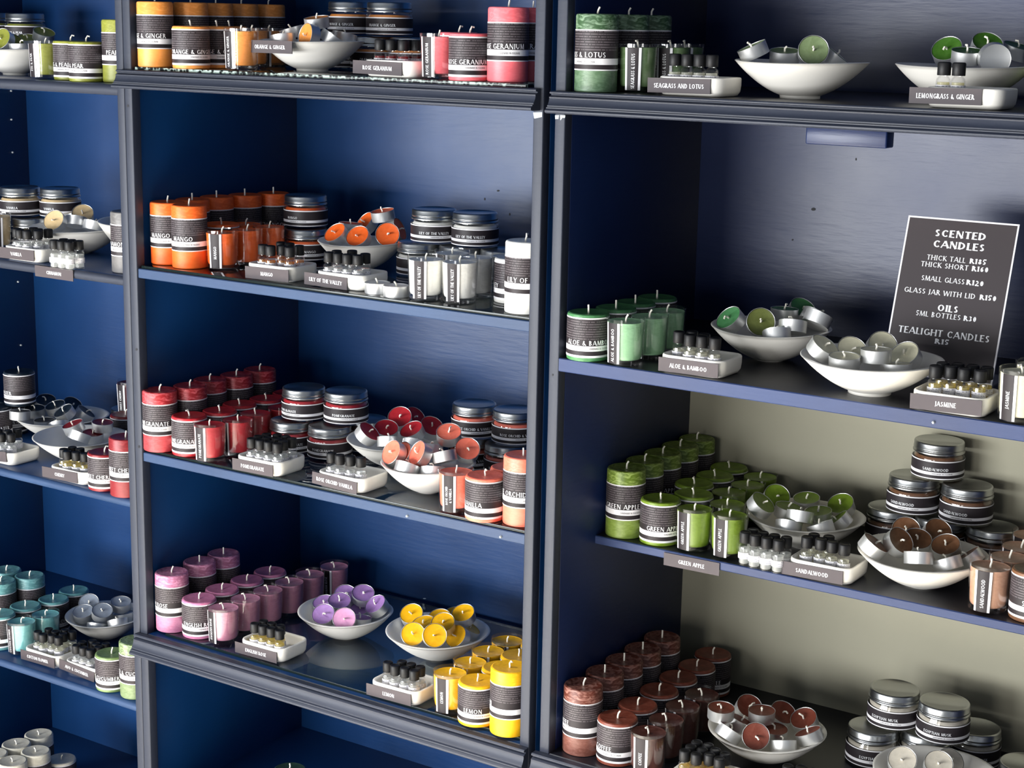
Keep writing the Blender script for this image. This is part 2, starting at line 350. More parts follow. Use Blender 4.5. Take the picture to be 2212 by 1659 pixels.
def pillar(kind, scent, txt):
    if (kind,scent)==('tall','pear'): txt='PEAR & FIG'
    r=.028 if kind=='tall' else .0285; h=.100 if kind=='tall' else .064
    def mk():
        root=empty('pillar_candle')
        mot={'tall':{'sg':1,'apple':.8,'coffee':.9,'pom':.8,'erose':.7,'cuc':.9,'teal':.5}.get(scent,.25),'short':.2}[kind]
        mb=MB(); rnd=random.Random(scent+kind)
        mb.lathe([(0,0),(r-.002,0),(r-.0005,.0008),(r,.0025),(r,h*.5),(r,h-.0035),(r-.0008,h-.001),(r-.0028,h),(r*.75,h-.0008),(r*.35,h-.0016),(.004,h-.0022),(0,h-.0022)],44)
        ob('wax',mb.mesh('wax',[waxmat(scent,mot)]),root)
        if kind=='tall': rows=[(.028,.0295,2),(.0295,.0355,0),(.0355,.0435,2),(.0435,.0525,0),(.0525,.0785,1),(.0785,.080,2)]; tz,th=.0446,.0068
        else: rows=[(.0055,.0085,2),(.0085,.0145,0),(.0145,.0215,2),(.0215,.0300,0),(.0300,.0580,1),(.0580,.0598,2)]; tz,th=.0226,.0064
        rl=r+.0004; lb=rows_label(rl,rows)
        Q,wd=text_quads(txt or ' ',th)
        if txt: text_cyl(lb,txt,th,rl+.00015,tz,3,width=min(wd*1.10,.160),T=.16,t=.075)
        zb=rows[2][0]; text_cyl(lb,'HANDMADE IN CULLINAN',.0026,rl+.00015,zb+.0022,0,width=.030,T=.15,t=.1,off=.014)
        ob('paper_label',lb.mesh('paper_label',labmats(),angle=80),root)
        add_wick(root,h-.0022); return root
    return mk
def tumbler(scent, txt):
    def mk():
        root=empty('tumbler_candle')
        ro,rb,h=.0265,.0240,.063
        mb=MB(); mb.lathe([(0,.0004),(rb-.003,0),(rb,.0025),(rb+.0004,.006),(ro,h-.0006),(ro-.0006,h),(ro-.0006,h-.0004),(rb-.0004,.014),(rb-.0008,.0105),(rb-.003,.0078),(rb-.0055,.0070),(0,.0068)],44)
        ob('glass_cup',mb.mesh('glass_cup',[M_['glass']]),root)
        wl=h-.0055; wr=lambda z: rb-.0015+(ro-rb)*(z-.0085)/(h-.0085)
        mb=MB(); mb.lathe([(0,.0072),(rb-.0055,.0073),(rb-.003,.0082),(wr(.012)-.0004,.0105),(wr(.014),.014),(wr(wl)-.0002,wl+.0006),(wr(wl)-.002,wl-.0006),(0,wl-.0014)],44)
        ob('wax',mb.mesh('wax',[waxmat(scent,.3,True)]),root)
        lb=MB()
        def cone(z,a,e=.0003):
            r=rb+.0004+(ro-rb-.0004)*(z-.006)/(h-.006)+e; return (r*sin(a),-r*cos(a),z)
        hw=.30
        for a0,a1,mi in ((-hw-.12,-hw,2),(-hw,hw,0),(hw,hw+.13,2)):
            n=4
            for k in range(n):
                t0=a0+(a1-a0)*k/n; t1=a0+(a1-a0)*(k+1)/n
                lb.quad([cone(.0035,t0),cone(.0035,t1),cone(h-.005,t1),cone(h-.005,t0)],mi)
        lines=[txt] if len(txt)<19 or scent!='coral' else ['ROSE ORCHID','& VANILLA']
        for li,tx in enumerate(lines):
            hh=.0046 if len(lines)==1 else .0036
            Q,wd=text_quads(tx,hh); wd=min(wd*.95,.045); Q,wd=text_quads(tx,hh,width=wd)
            for i,q in enumerate(Q):
                pts=[]
                for x,y in orient(q):
                    an=-(y-hh/2)/.0255+(0.12*(li*2-1) if len(lines)>1 else 0.02); pts.append(cone(.028+x,an,.0005+.00001*(i%5)))
                lb.quad(pts,3)
        ob('paper_label',lb.mesh('paper_label',labmats(),angle=80),root)
        add_wick(root,wl-.0014); return root
    return mk
def jar(scent, txt):
    def mk():
        root=empty('candle_jar'); R=.0365
        mb=MB(); mb.lathe([(0,.0008),(R-.004,0),(R-.001,.001),(R,.004),(R,.031),(R-.001,.034),(R-.0035,.0362),(R-.0035,.042),(R-.0055,.042),(R-.0055,.036),(R-.0025,.031),(R-.0025,.005),(R-.006,.003),(0,.003)],44)
        ob('glass_jar',mb.mesh('glass_jar',[M_['glass']]),root)
        mb=MB(); mb.lathe([(0,.0034),(R-.006,.0034),(R-.0029,.006),(R-.0029,.0305),(R-.006,.0335),(0,.0335)],40)
        ob('wax',mb.mesh('wax',[waxmat(scent,.3)]),root)
        L=R-.0012
        mb=MB(); mb.lathe([(L-.002,.0375),(L+.0006,.0375),(L+.0009,.0390),(L+.0002,.0402),(L-.0006,.0410),(L-.0006,.0420),(L+.0001,.0428),(L+.0001,.0440),(L-.0004,.0446),(L-.0004,.0505),(L-.0012,.0522),(L-.0024,.0528),(L-.0034,.0526),(L-.0042,.0518),(0,.0518)],48)
        ob('lid',mb.mesh('lid',[M_['lid']],angle=50),root)
        rl=R+.0003; lb=rows_label(rl,[(.0040,.0054,2),(.0054,.0098,0),(.0098,.0140,2),(.0140,.0282,0),(.0282,.0298,2)])
        Q,wd=text_quads(txt,.0040); text_cyl(lb,txt,.0040,rl+.00015,.0158,3,width=min(wd*1.05,.085),T=.16,t=.08)
        text_cyl(lb,'HANDMADE IN CULLINAN',.0017,rl+.00015,.0110,0,width=.030,T=.14,t=.1,off=.010)
        ob('paper_label',lb.mesh('paper_label',labmats(),angle=80),root)
        return root
    return mk
def tealight(colr):
    def mk():
        root=empty('tealight'); R=.0190
        mb=MB(); mb.lathe([(0,.0004),(R-.0016,.0004),(R-.0004,0),(R-.0002,.0006),(R,.0152),(R+.0002,.0159),(R,.0160),(R-.0003,.0157),(R-.0005,.0012),(0,.0010)],32)
        for k in range(len(mb.v)):
            x,y,z=mb.v[k]; a=math.atan2(y,x); q=1+.006*sin(11*a); mb.v[k]=(x*q,y*q,z)
        ob('metal_cup',mb.mesh('metal_cup',[M_['alu']]),root)
        mb=MB(); mb.lathe([(0,.0016),(R-.0012,.0016),(R-.0009,.0153),(R-.002,.0149),(R*.5,.0145),(0,.0142)],32)
        ob('wax',mb.mesh('wax',[waxmat(colr,.12)]),root)
        add_wick(root,.0144,True); return root
    return mk
def bottle(liq, lab):
    def mk():
        root=empty('oil_bottle'); R=.0085
        mb=MB(); mb.lathe([(0,.0006),(R-.002,0),(R-.0004,.0006),(R,.002),(R,.0255),(R-.0008,.0285),(.0052,.0308),(.0050,.034),(.0040,.034),(.0041,.0305),(R-.0016,.0275),(R-.0011,.0255),(R-.0011,.0028),(R-.003,.0018),(0,.0018)],24)
        ob('glass_bottle',mb.mesh('glass_bottle',[M_['glass']]),root)
        mb=MB(); mb.lathe([(0,.0022),(R-.003,.0022),(R-.0014,.0034),(R-.0014,.0240),(0,.0236)],20)
        ob('oil',mb.mesh('oil',[liqmat(liq)]),root)
        mb=MB(); c=.0078
        mb.lathe([(0,.0318),(c-.0004,.0318),(c,.0324),(c,.0455),(c-.0008,.0468),(c-.0016,.0470),(c-.0022,.0464),(0,.0464)],28)
        ob('cap',mb.mesh('cap',[M_['cap']],angle=50),root)
        lb=MB(); z0=.0125 if lab==0 else .010
        lb.sheetcyl(R+.00025,z0,z0+.0085,-1.9,1.9,18,4)
        ob('paper_label',lb.mesh('paper_label',labmats(),angle=80),root)
        return root
    return mk
def bowl_obj(loc, R, H, label, rotz, foot):
    root=empty('ceramic_bowl',loc)
    mb=MB(); r0=(.30 if foot else .24)*R; fh=.0035 if foot else .0005
    P=[(0,.0012),(r0*.82,.0012),(r0*.9,0),(r0,0),(r0*1.01,fh)]
    n=16
    for k in range(1,n+1):
        t=k/n; r=r0+(R-r0)*t; P.append((r, fh+(H-.001-fh)*((r/R)**1.95-(r0/R)**1.95)/(1-(r0/R)**1.95)))
    P+=[(R+.0003,H-.001),(R-.0008,H),(R-.003,H-.0004)]
    Ri=R-.0045
    for k in range(n,0,-1):
        t=k/n; P.append((Ri*t, .006+(H-.006)*t**2.0-.0006*(t>.99)))
    P.append((0,.006))
    mb.lathe(P,64)
    for k in range(len(mb.v)):
        x,y,z=mb.v[k]; a=math.atan2(y,x); q=1+.006*cos(2*a+rotz)+.004*cos(3*a); f=(z/H)
        mb.v[k]=(x*(1+(q-1)*f),y*(1+(q-1)*f),z+.0012*f*f*cos(2*a))
    ob('bowl_body',mb.mesh('bowl_body',[M_['ceramic']],angle=60),root)
    tag(root,label,'bowl','white ceramic bowls of tealights'); return root
def dish_mesh():
    W,D,H,c=.092,.072,.024,.016
    def rr(w,d,c,z,n=7):
        out=[]
        for cx,cy,a0 in ((w/2-c,d/2-c,0),(-w/2+c,d/2-c,90),(-w/2+c,-d/2+c,180),(w/2-c,-d/2+c,270)):
            for k in range(n+1):
                a=radians(a0+90*k/n); out.append((cx+c*cos(a),cy+c*sin(a),z))
        return out
    L=[rr(W-.016,D-.016,.010,0),rr(W-.008,D-.008,.013,.0012),rr(W-.002,D-.002,.015,.006),rr(W,D,c,.014),rr(W,D,c,H-.002),rr(W-.0015,D-.0015,c-.0007,H-.0004),rr(W-.004,D-.004,c-.002,H),
       rr(W-.0085,D-.0085,c-.004,H-.0006),rr(W-.0105,D-.0105,c-.005,H-.003),rr(W-.0125,D-.0125,c-.006,.0075),rr(W-.018,D-.018,c-.0075,.0052),rr(W-.03,D-.03,.006,.0050)]
    mb=MB(); n=len(L[0]); mb.v=[p for l in L for p in l]
    for i in range(len(L)-1):
        for k in range(n):
            q=(k+1)%n; mb.f.append((i*n+k,i*n+q,(i+1)*n+q,(i+1)*n+k))
    mb.f.append(tuple(range(n))[::-1]); mb.f.append(tuple((len(L)-1)*n+k for k in range(n)))
    mb.mi=[0]*len(mb.f); mb.uv=[[(0,0)]*len(f) for f in mb.f]
    return mb.mesh('dish_body',[M_['ceramic']],angle=60)
DM=dish_mesh()
def plaque_mesh(txt, w, h=.0185):
    mb=MB(); mb.box((-w/2,-.0010,-h),(w/2,0,0))
    if txt:
        Q,wd=text_quads(txt,.0056); text_flat(mb,txt,.0056,0,-h/2-.0030,-.0011,1,width=min(wd*.95,w*.80),T=.2,t=.1)
    return mb.mesh('name_plaque',[M_['plaque'],M_['ink']],smooth=False)

# ------------------------------------------------------------------ setting
mb=MB(); mb.box((-3.2,-5.2,-.05),(3.6,.6,0)); ob('floor',mb.mesh('floor',[M_['floorm']],smooth=False),kind='structure')
mb=MB(); mb.box((-3.2,.43,0),(3.6,.53,2.6)); ob('wall_back',mb.mesh('wall_back',[M_['plaster']],smooth=False),kind='structure')

def shelf_mesh(x0,x1,y0,y1,ztop,th,mt,edge,nose=False):
    mb=MB(); zb=ztop-th
    if nose:
        P=[(y1,zb),(y1,ztop)]+[(y0+th*.45-th*.45*sin(a),ztop-th/2+th/2*cos(a)) for a in [pi*k/8 for k in range(9)]]
    else: P=[(y1,zb),(y1,ztop),(y0+.0012,ztop),(y0,ztop-.0012),(y0,zb+.0012),(y0+.0012,zb)]
    n=len(P)
    for i in range(n):
        a,b=P[i],P[(i+1)%n]
        fr=(a[0]<y0+th*.4 and b[0]<y0+th*.4)
        mb.quad([(x0,a[0],a[1]),(x0,b[0],b[1]),(x1,b[0],b[1]),(x1,a[0],a[1])],1 if fr else 0)
    mb.quad([(x0,p[0],p[1]) for p in P][::-1]); mb.quad([(x1,p[0],p[1]) for p in P])
    me=mb.mesh('shelf',[mt,edge],angle=40)
    bm=bmesh.new(); bm.from_mesh(me); bmesh.ops.recalc_face_normals(bm,faces=bm.faces); bm.to_mesh(me); bm.free()
    return me
PROF=[(-.0012,0),(-.0115,0),(-.0128,-.05),(-.0125,-.10),(-.0085,-.13),(-.0080,-.19),(-.0115,-.225),(-.0135,-.26),(-.0130,-.32),(-.0140,-.45),(-.0160,-.58),(-.0180,-.64),(-.0178,-.70),(-.0205,-.725),(-.0205,-.775),(-.0220,-.80),(-.0240,-.86),(-.0240,-.93),(-.0220,-.985),(-.0190,-1.0),(-.0012,-1.0)]
def mould_mesh(x0,x1,ztop,h):
    mb=MB(); P=[(y,ztop+z*h) for y,z in PROF]; n=len(P)
    for i in range(n):
        a,b=P[i],P[(i+1)%n]; mb.quad([(x0,a[0],a[1]),(x1,a[0],a[1]),(x1,b[0],b[1]),(x0,b[0],b[1])])
    mb.quad([(x0,p[0],p[1]) for p in P]); mb.quad([(x1,p[0],p[1]) for p in P][::-1])
    me=mb.mesh('moulding',[M_['frame']],angle=28)
    bm=bmesh.new(); bm.from_mesh(me); bmesh.ops.recalc_face_normals(bm,faces=bm.faces); bm.to_mesh(me); bm.free()
    return me
TOP=2.15
def unit(label,xl0,xl1,xr0,xr1,sl,sr,depth,paintm,edgem,shelves,moulds,back):
    root=empty('shelving_unit',(0,0,0)); tag(root,label,'shelving unit','navy painted shop shelving units')
    ob('side_panel',boxmesh('side_panel',(xl0,.0185,0),(xl1,depth,TOP),paintm,.001),root)
    ob('side_panel',boxmesh('side_panel',(xr0,.0185,0),(xr1,depth,TOP),paintm,.001),root)
    for a,b in (sl,sr): ob('upright',boxmesh('upright',(a,0,0),(b,.018,TOP),M_['frame'],.0015),root)
    for z0,z1,mt in back: ob('back_panel',boxmesh('back_panel',(xl1,depth-.002,z0),(xr0,depth+.006,z1),mt,0),root)
    for z,th,y0,nose,mt,ed in shelves: ob('shelf',shelf_mesh(xl1,xr0,y0,depth-.002,z,th,mt,ed,nose),root)
    for a,b,z,h in moulds: ob('moulding',mould_mesh(a,b,z,h),root)
    ob('top_board',boxmesh('top_board',(xl0,.0185,TOP),(xr1,depth,TOP+.02),paintm,.001),root)
    ob('plinth',boxmesh('plinth',(xl1,.02,0),(xr0,.04,.09),paintm,.001),root)
    return root
NV,NR,ED,ER,BK=M_['navy'],M_['navyR'],M_['edge'],M_['edgeR'],M_['black']
FR=M_['frame']
uL=unit('left navy shelving unit, cut by the left picture edge',-.719,-.703,-.0305,-.0265,(-.722,-.703),(-.033,-.0168),.394,NV,ED,
  [(1.506,.018,0,True,NV,FR),(1.200,.0165,0,True,NV,FR),(.8245,.015,0,True,NV,ED),(.460,.015,0,True,NV,ED),(.105,.018,0,True,NV,ED),(1.84,.018,0,True,NV,FR)],[],[(0,TOP,NV)])
uM=unit('middle navy shelving unit with moulded top and bottom ledges and glass-lined shelves',-.026,-.012,.752,.766,(-.0163,0),(.75,.766),.410,NV,ED,
  [(1.530,.028,.001,False,NV,FR),(1.216,.0155,.003,False,NV,ED),(.911,.0155,.003,False,NV,ED),(.595,.033,.001,False,NV,FR),(.28,.018,.003,False,NV,ED),(1.84,.018,.003,False,NV,FR)],
  [(-.021,.7615,1.530,.0285),(-.0195,.766,.595,.0345)],[(0,TOP,NV)])
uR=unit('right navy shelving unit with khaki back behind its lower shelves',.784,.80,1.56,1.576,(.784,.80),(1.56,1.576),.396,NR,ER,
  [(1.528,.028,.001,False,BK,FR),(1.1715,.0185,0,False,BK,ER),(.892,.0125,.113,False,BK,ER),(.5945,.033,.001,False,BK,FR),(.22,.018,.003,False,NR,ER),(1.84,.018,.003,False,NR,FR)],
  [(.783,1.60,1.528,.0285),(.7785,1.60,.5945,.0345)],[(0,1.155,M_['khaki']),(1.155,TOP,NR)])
# small fittings
def pinmesh(r=.0019,l=.0022):
    mb=MB(); mb.lathe([(0,-l),(r,-l),(r,l*.4),(r*.6,l),(0,l)],10); return mb.mesh('shelf_pin',[M_['pin']])
PM=pinmesh()
for x,y,z in [(-0.702, 0.3543, 1.4616), (-0.702, 0.3521, 1.4057), (-0.702, 0.3514, 1.3412), (-0.702, 0.3509, 1.0818), (-0.702, 0.3511, 0.9516)]:
    o=ob('shelf_pin',PM,uL); o.location=(x,y,z); o.rotation_euler=(0,pi/2,0)
for x,y,z,u in [(0.5433, 0.002, 0.901, 'M'), (0.7095, 0.002, 0.9005, 'M'), (1.3257, -0.001, 1.1605, 'R')]:
    o=ob('nail_head',PM,{'M':uM,'R':uR}[u]); o.location=(x,y,z); o.rotation_euler=(pi/2,0,0)
ob('batten',boxmesh('batten',(1.1359,.012,1.478),(1.2397,.036,1.4995),M_['navyR'],.002),uR)
def chip(mat, pts, u, y, name='paint_chip'):
    mb=MB(); mb.quad([(x,y,z) for x,z in pts]); mb.quad([(x,y+.0003,z) for x,z in pts][::-1])
    ob(name,mb.mesh(name,[mat],smooth=False),u)
for mat,u,y,pts in [
 ('chip', 'M', -0.0006, [(0.7522, 1.4905), (0.7642, 1.4932), (0.7644, 1.4993), (0.7502, 1.4984)]),
 ('chip', 'R', -0.0006, [(0.7852, 1.4915), (0.7899, 1.4917), (0.7909, 1.4967), (0.7847, 1.4963)]),
 ('chip', 'R', -0.0006, [(0.7932, 1.4901), (0.7963, 1.4939), (0.7999, 1.4934), (0.8005, 1.4969), (0.7926, 1.4968)]),
 ('hole', 'M', -0.0006, [(-0.0075, 1.4755), (-0.0091, 1.4761), (-0.0107, 1.4754), (-0.0115, 1.4738), (-0.0109, 1.4723), (-0.0093, 1.4718), (-0.0077, 1.4725), (-0.0069, 1.474)]),
 ('hole', 'M', -0.0006, [(-0.0041, 1.0848), (-0.0057, 1.0853), (-0.0074, 1.0844), (-0.0081, 1.0827), (-0.0075, 1.0812), (-0.0059, 1.0807), (-0.0042, 1.0816), (-0.0035, 1.0833)]),
 ('hole', 'M', -0.0006, [(-0.0046, 0.9219), (-0.0063, 0.9223), (-0.008, 0.9214), (-0.0087, 0.9196), (-0.0081, 0.918), (-0.0065, 0.9176), (-0.0048, 0.9185), (-0.004, 0.9203)]),
 ('hole', 'R', 0.3935, [(0.9906, 1.3575), (0.988, 1.358), (0.9855, 1.3571), (0.9845, 1.3554), (0.9857, 1.3538), (0.9883, 1.3533), (0.9908, 1.3542), (0.9918, 1.3559)]),
 ('hole', 'R', 0.3935, [(0.9589, 1.3091), (0.9579, 1.3094), (0.9568, 1.3089), (0.9565, 1.3079), (0.9569, 1.307), (0.958, 1.3067), (0.959, 1.3072), (0.9594, 1.3082)]),
 ('hole', 'R', 0.3935, [(1.057, 1.4562), (1.0559, 1.4566), (1.055, 1.4561), (1.0547, 1.4549), (1.0551, 1.4538), (1.0562, 1.4534), (1.0571, 1.4539), (1.0574, 1.4551)]),
 ('hole', 'R', 0.3935, [(1.0498, 1.4336), (1.049, 1.4342), (1.0483, 1.4335), (1.0481, 1.4321), (1.0485, 1.4307), (1.0493, 1.4302), (1.05, 1.4308), (1.0502, 1.4322)]),
 ('hole', 'M', 0.4075, [(0.3967, 1.3273), (0.3957, 1.3279), (0.3947, 1.3272), (0.3944, 1.3255), (0.3948, 1.3239), (0.3958, 1.3233), (0.3968, 1.3241), (0.3972, 1.3257)]),
 ('hole', 'M', 0.4075, [(0.4243, 1.3426), (0.4223, 1.3429), (0.4204, 1.3423), (0.4196, 1.3412), (0.4204, 1.3401), (0.4224, 1.3398), (0.4243, 1.3404), (0.4251, 1.3416)]),
 ('hole', 'M', 0.4075, [(0.4471, 1.3058), (0.4461, 1.3064), (0.4452, 1.3057), (0.4448, 1.304), (0.4453, 1.3024), (0.4462, 1.3019), (0.4472, 1.3026), (0.4476, 1.3043)]),
 ('chip', 'M', 0.4075, [(0.2814, 0.6022), (0.2788, 0.602), (0.2763, 0.6012), (0.2753, 0.6002), (0.2763, 0.5997), (0.2789, 0.5999), (0.2814, 0.6008), (0.2825, 0.6017)]),
 ('hole', 'R', -0.0006, [(0.7917, 1.148), (0.7908, 1.1483), (0.79, 1.1478), (0.7897, 1.1466), (0.79, 1.1456), (0.7909, 1.1453), (0.7917, 1.1458), (0.792, 1.147)]),
]: chip(M_[mat],pts,{'L':uL,'M':uM,'R':uR}[u],y)
# glass sheets lying on the middle unit's shelves
def sheet(x0,x1,y0,y1,z,label):
    me=boxmesh('glass_sheet',(x0,y0,0),(x1,y1,.0048),M_['sheet'],.0006); o=ob('glass_sheet',me); o.location=(0,0,z)
    me.materials.append(M_['chipped'] if 'chipped' in label else M_['sheetedge'])
    for p in me.polygons:
        if abs(p.normal.z)<.5: p.material_index=1
    tag(o,label,'glass sheet','glass sheets on the middle shelves')
sheet(.004,.735,.004,.385,1.5301,'clear glass sheet under the ORANGE & GINGER candles, chipped front edge')
sheet(.004,.748,.006,.390,1.2161,'clear glass sheet under the MANGO and lily candles')
sheet(.006,.748,.006,.390,.9111,'clear glass sheet under the POMEGRANATE and coral candles')
sheet(.030,.748,.012,.388,.5951,'clear glass sheet under the ENGLISH ROSE and LEMON candles')
# price sign
def sign():
    root=empty('price_sign',(1.260500,0.188000,1.171600)); W,H=.148,.210
    mb=MB(); mb.box((-W/2,-.0012,0),(W/2,.0012,H),2); b=.0022
    mb.quad([(-W/2+b,-.0014,b),(W/2-b,-.0014,b),(W/2-b,-.0014,H-b),(-W/2+b,-.0014,H-b)],0)
    for parts,h,d,T,t in [([('SCENTED',0,69)],9.2,20,.22,.12),([('CANDLES',0,69)],9.2,34.5,.22,.12),([('THICK TALL',-13.5,52),('R185',29,22)],6.6,53,0,0),([('THICK SHORT',-14,64),('R160',33.5,22)],6.6,62.5,0,0),
      ([('SMALL GLASS',-13,58),('R120',30,23)],6.6,81,0,0),([('GLASS JAR WITH LID',-14.5,96),('R150',50,22)],6.6,98.5,0,0),([('OILS',0,28)],8.6,118,.22,.12),([('5ML BOTTLES',-11,60),('R30',31.5,17)],6.6,128,0,0),
      ([('TEALIGHT CANDLES',0,122)],8.6,151.5,.19,.1),([('R15',0,19)],6.6,162,.22,.12)]:
        for tx,cx,wd in parts:
            Tb,tb=(T,t) if T else ((.22,.13) if tx[0]=='R' and tx[1].isdigit() else (.15,.085))
            text_flat(mb,tx,h*1e-3,cx*1e-3,H-(d+h/2)*1e-3,-.0016,1,width=wd*1e-3,T=Tb,t=tb)
    p=ob('sign_panel',mb.mesh('sign_panel',[M_['plaque2'],M_['ink'],M_['paper']],smooth=False),root)
    p.rotation_euler=(radians(-17),0,0); p.location=(0,0,.002)
    mb=MB(); mb.box((-W/2,-.003,0),(W/2,.075,.002)); ob('acrylic_foot',mb.mesh('acrylic_foot',[M_['glass']],smooth=False),root)
    tag(root,'dark grey SCENTED CANDLES price sign with white border, leaning back behind the cream tealights','sign')
M_['plaque2']=simple('sign_grey',(60,54,56),.4,0,.3)
sign()
# ------------------------------------------------------------------ stock
TXT={'pear': 'FIG & PEAR', 'og': 'ORANGE & GINGER', 'rg': 'ROSE GERANIUM', 'sg': 'SEAGRASS & LOTUS', 'lg': 'LEMONGRASS & GINGER', 'van': 'VANILLA', 'cin': 'CINNAMON', 'mango': 'MANGO', 'lily': 'LILY OF THE VALLEY', 'aloe': 'ALOE & BAMBOO', 'jas': 'JASMINE', 'navy': 'RAIN WATER', 'cher': 'SWEET CHERRY', 'pom': 'POMEGRANATE', 'coral': 'ROSE ORCHID & VANILLA', 'apple': 'GREEN APPLE', 'sand': 'SANDALWOOD', 'coffee': 'COFFEE', 'musk': 'EGYPTIAN MUSK', 'erose': 'ENGLISH ROSE', 'lemon': 'LEMON', 'teal': 'COTTON FLOWER', 'cuc': 'AVO & CUCUMBER', 'white': '', 'dgreen': ''}
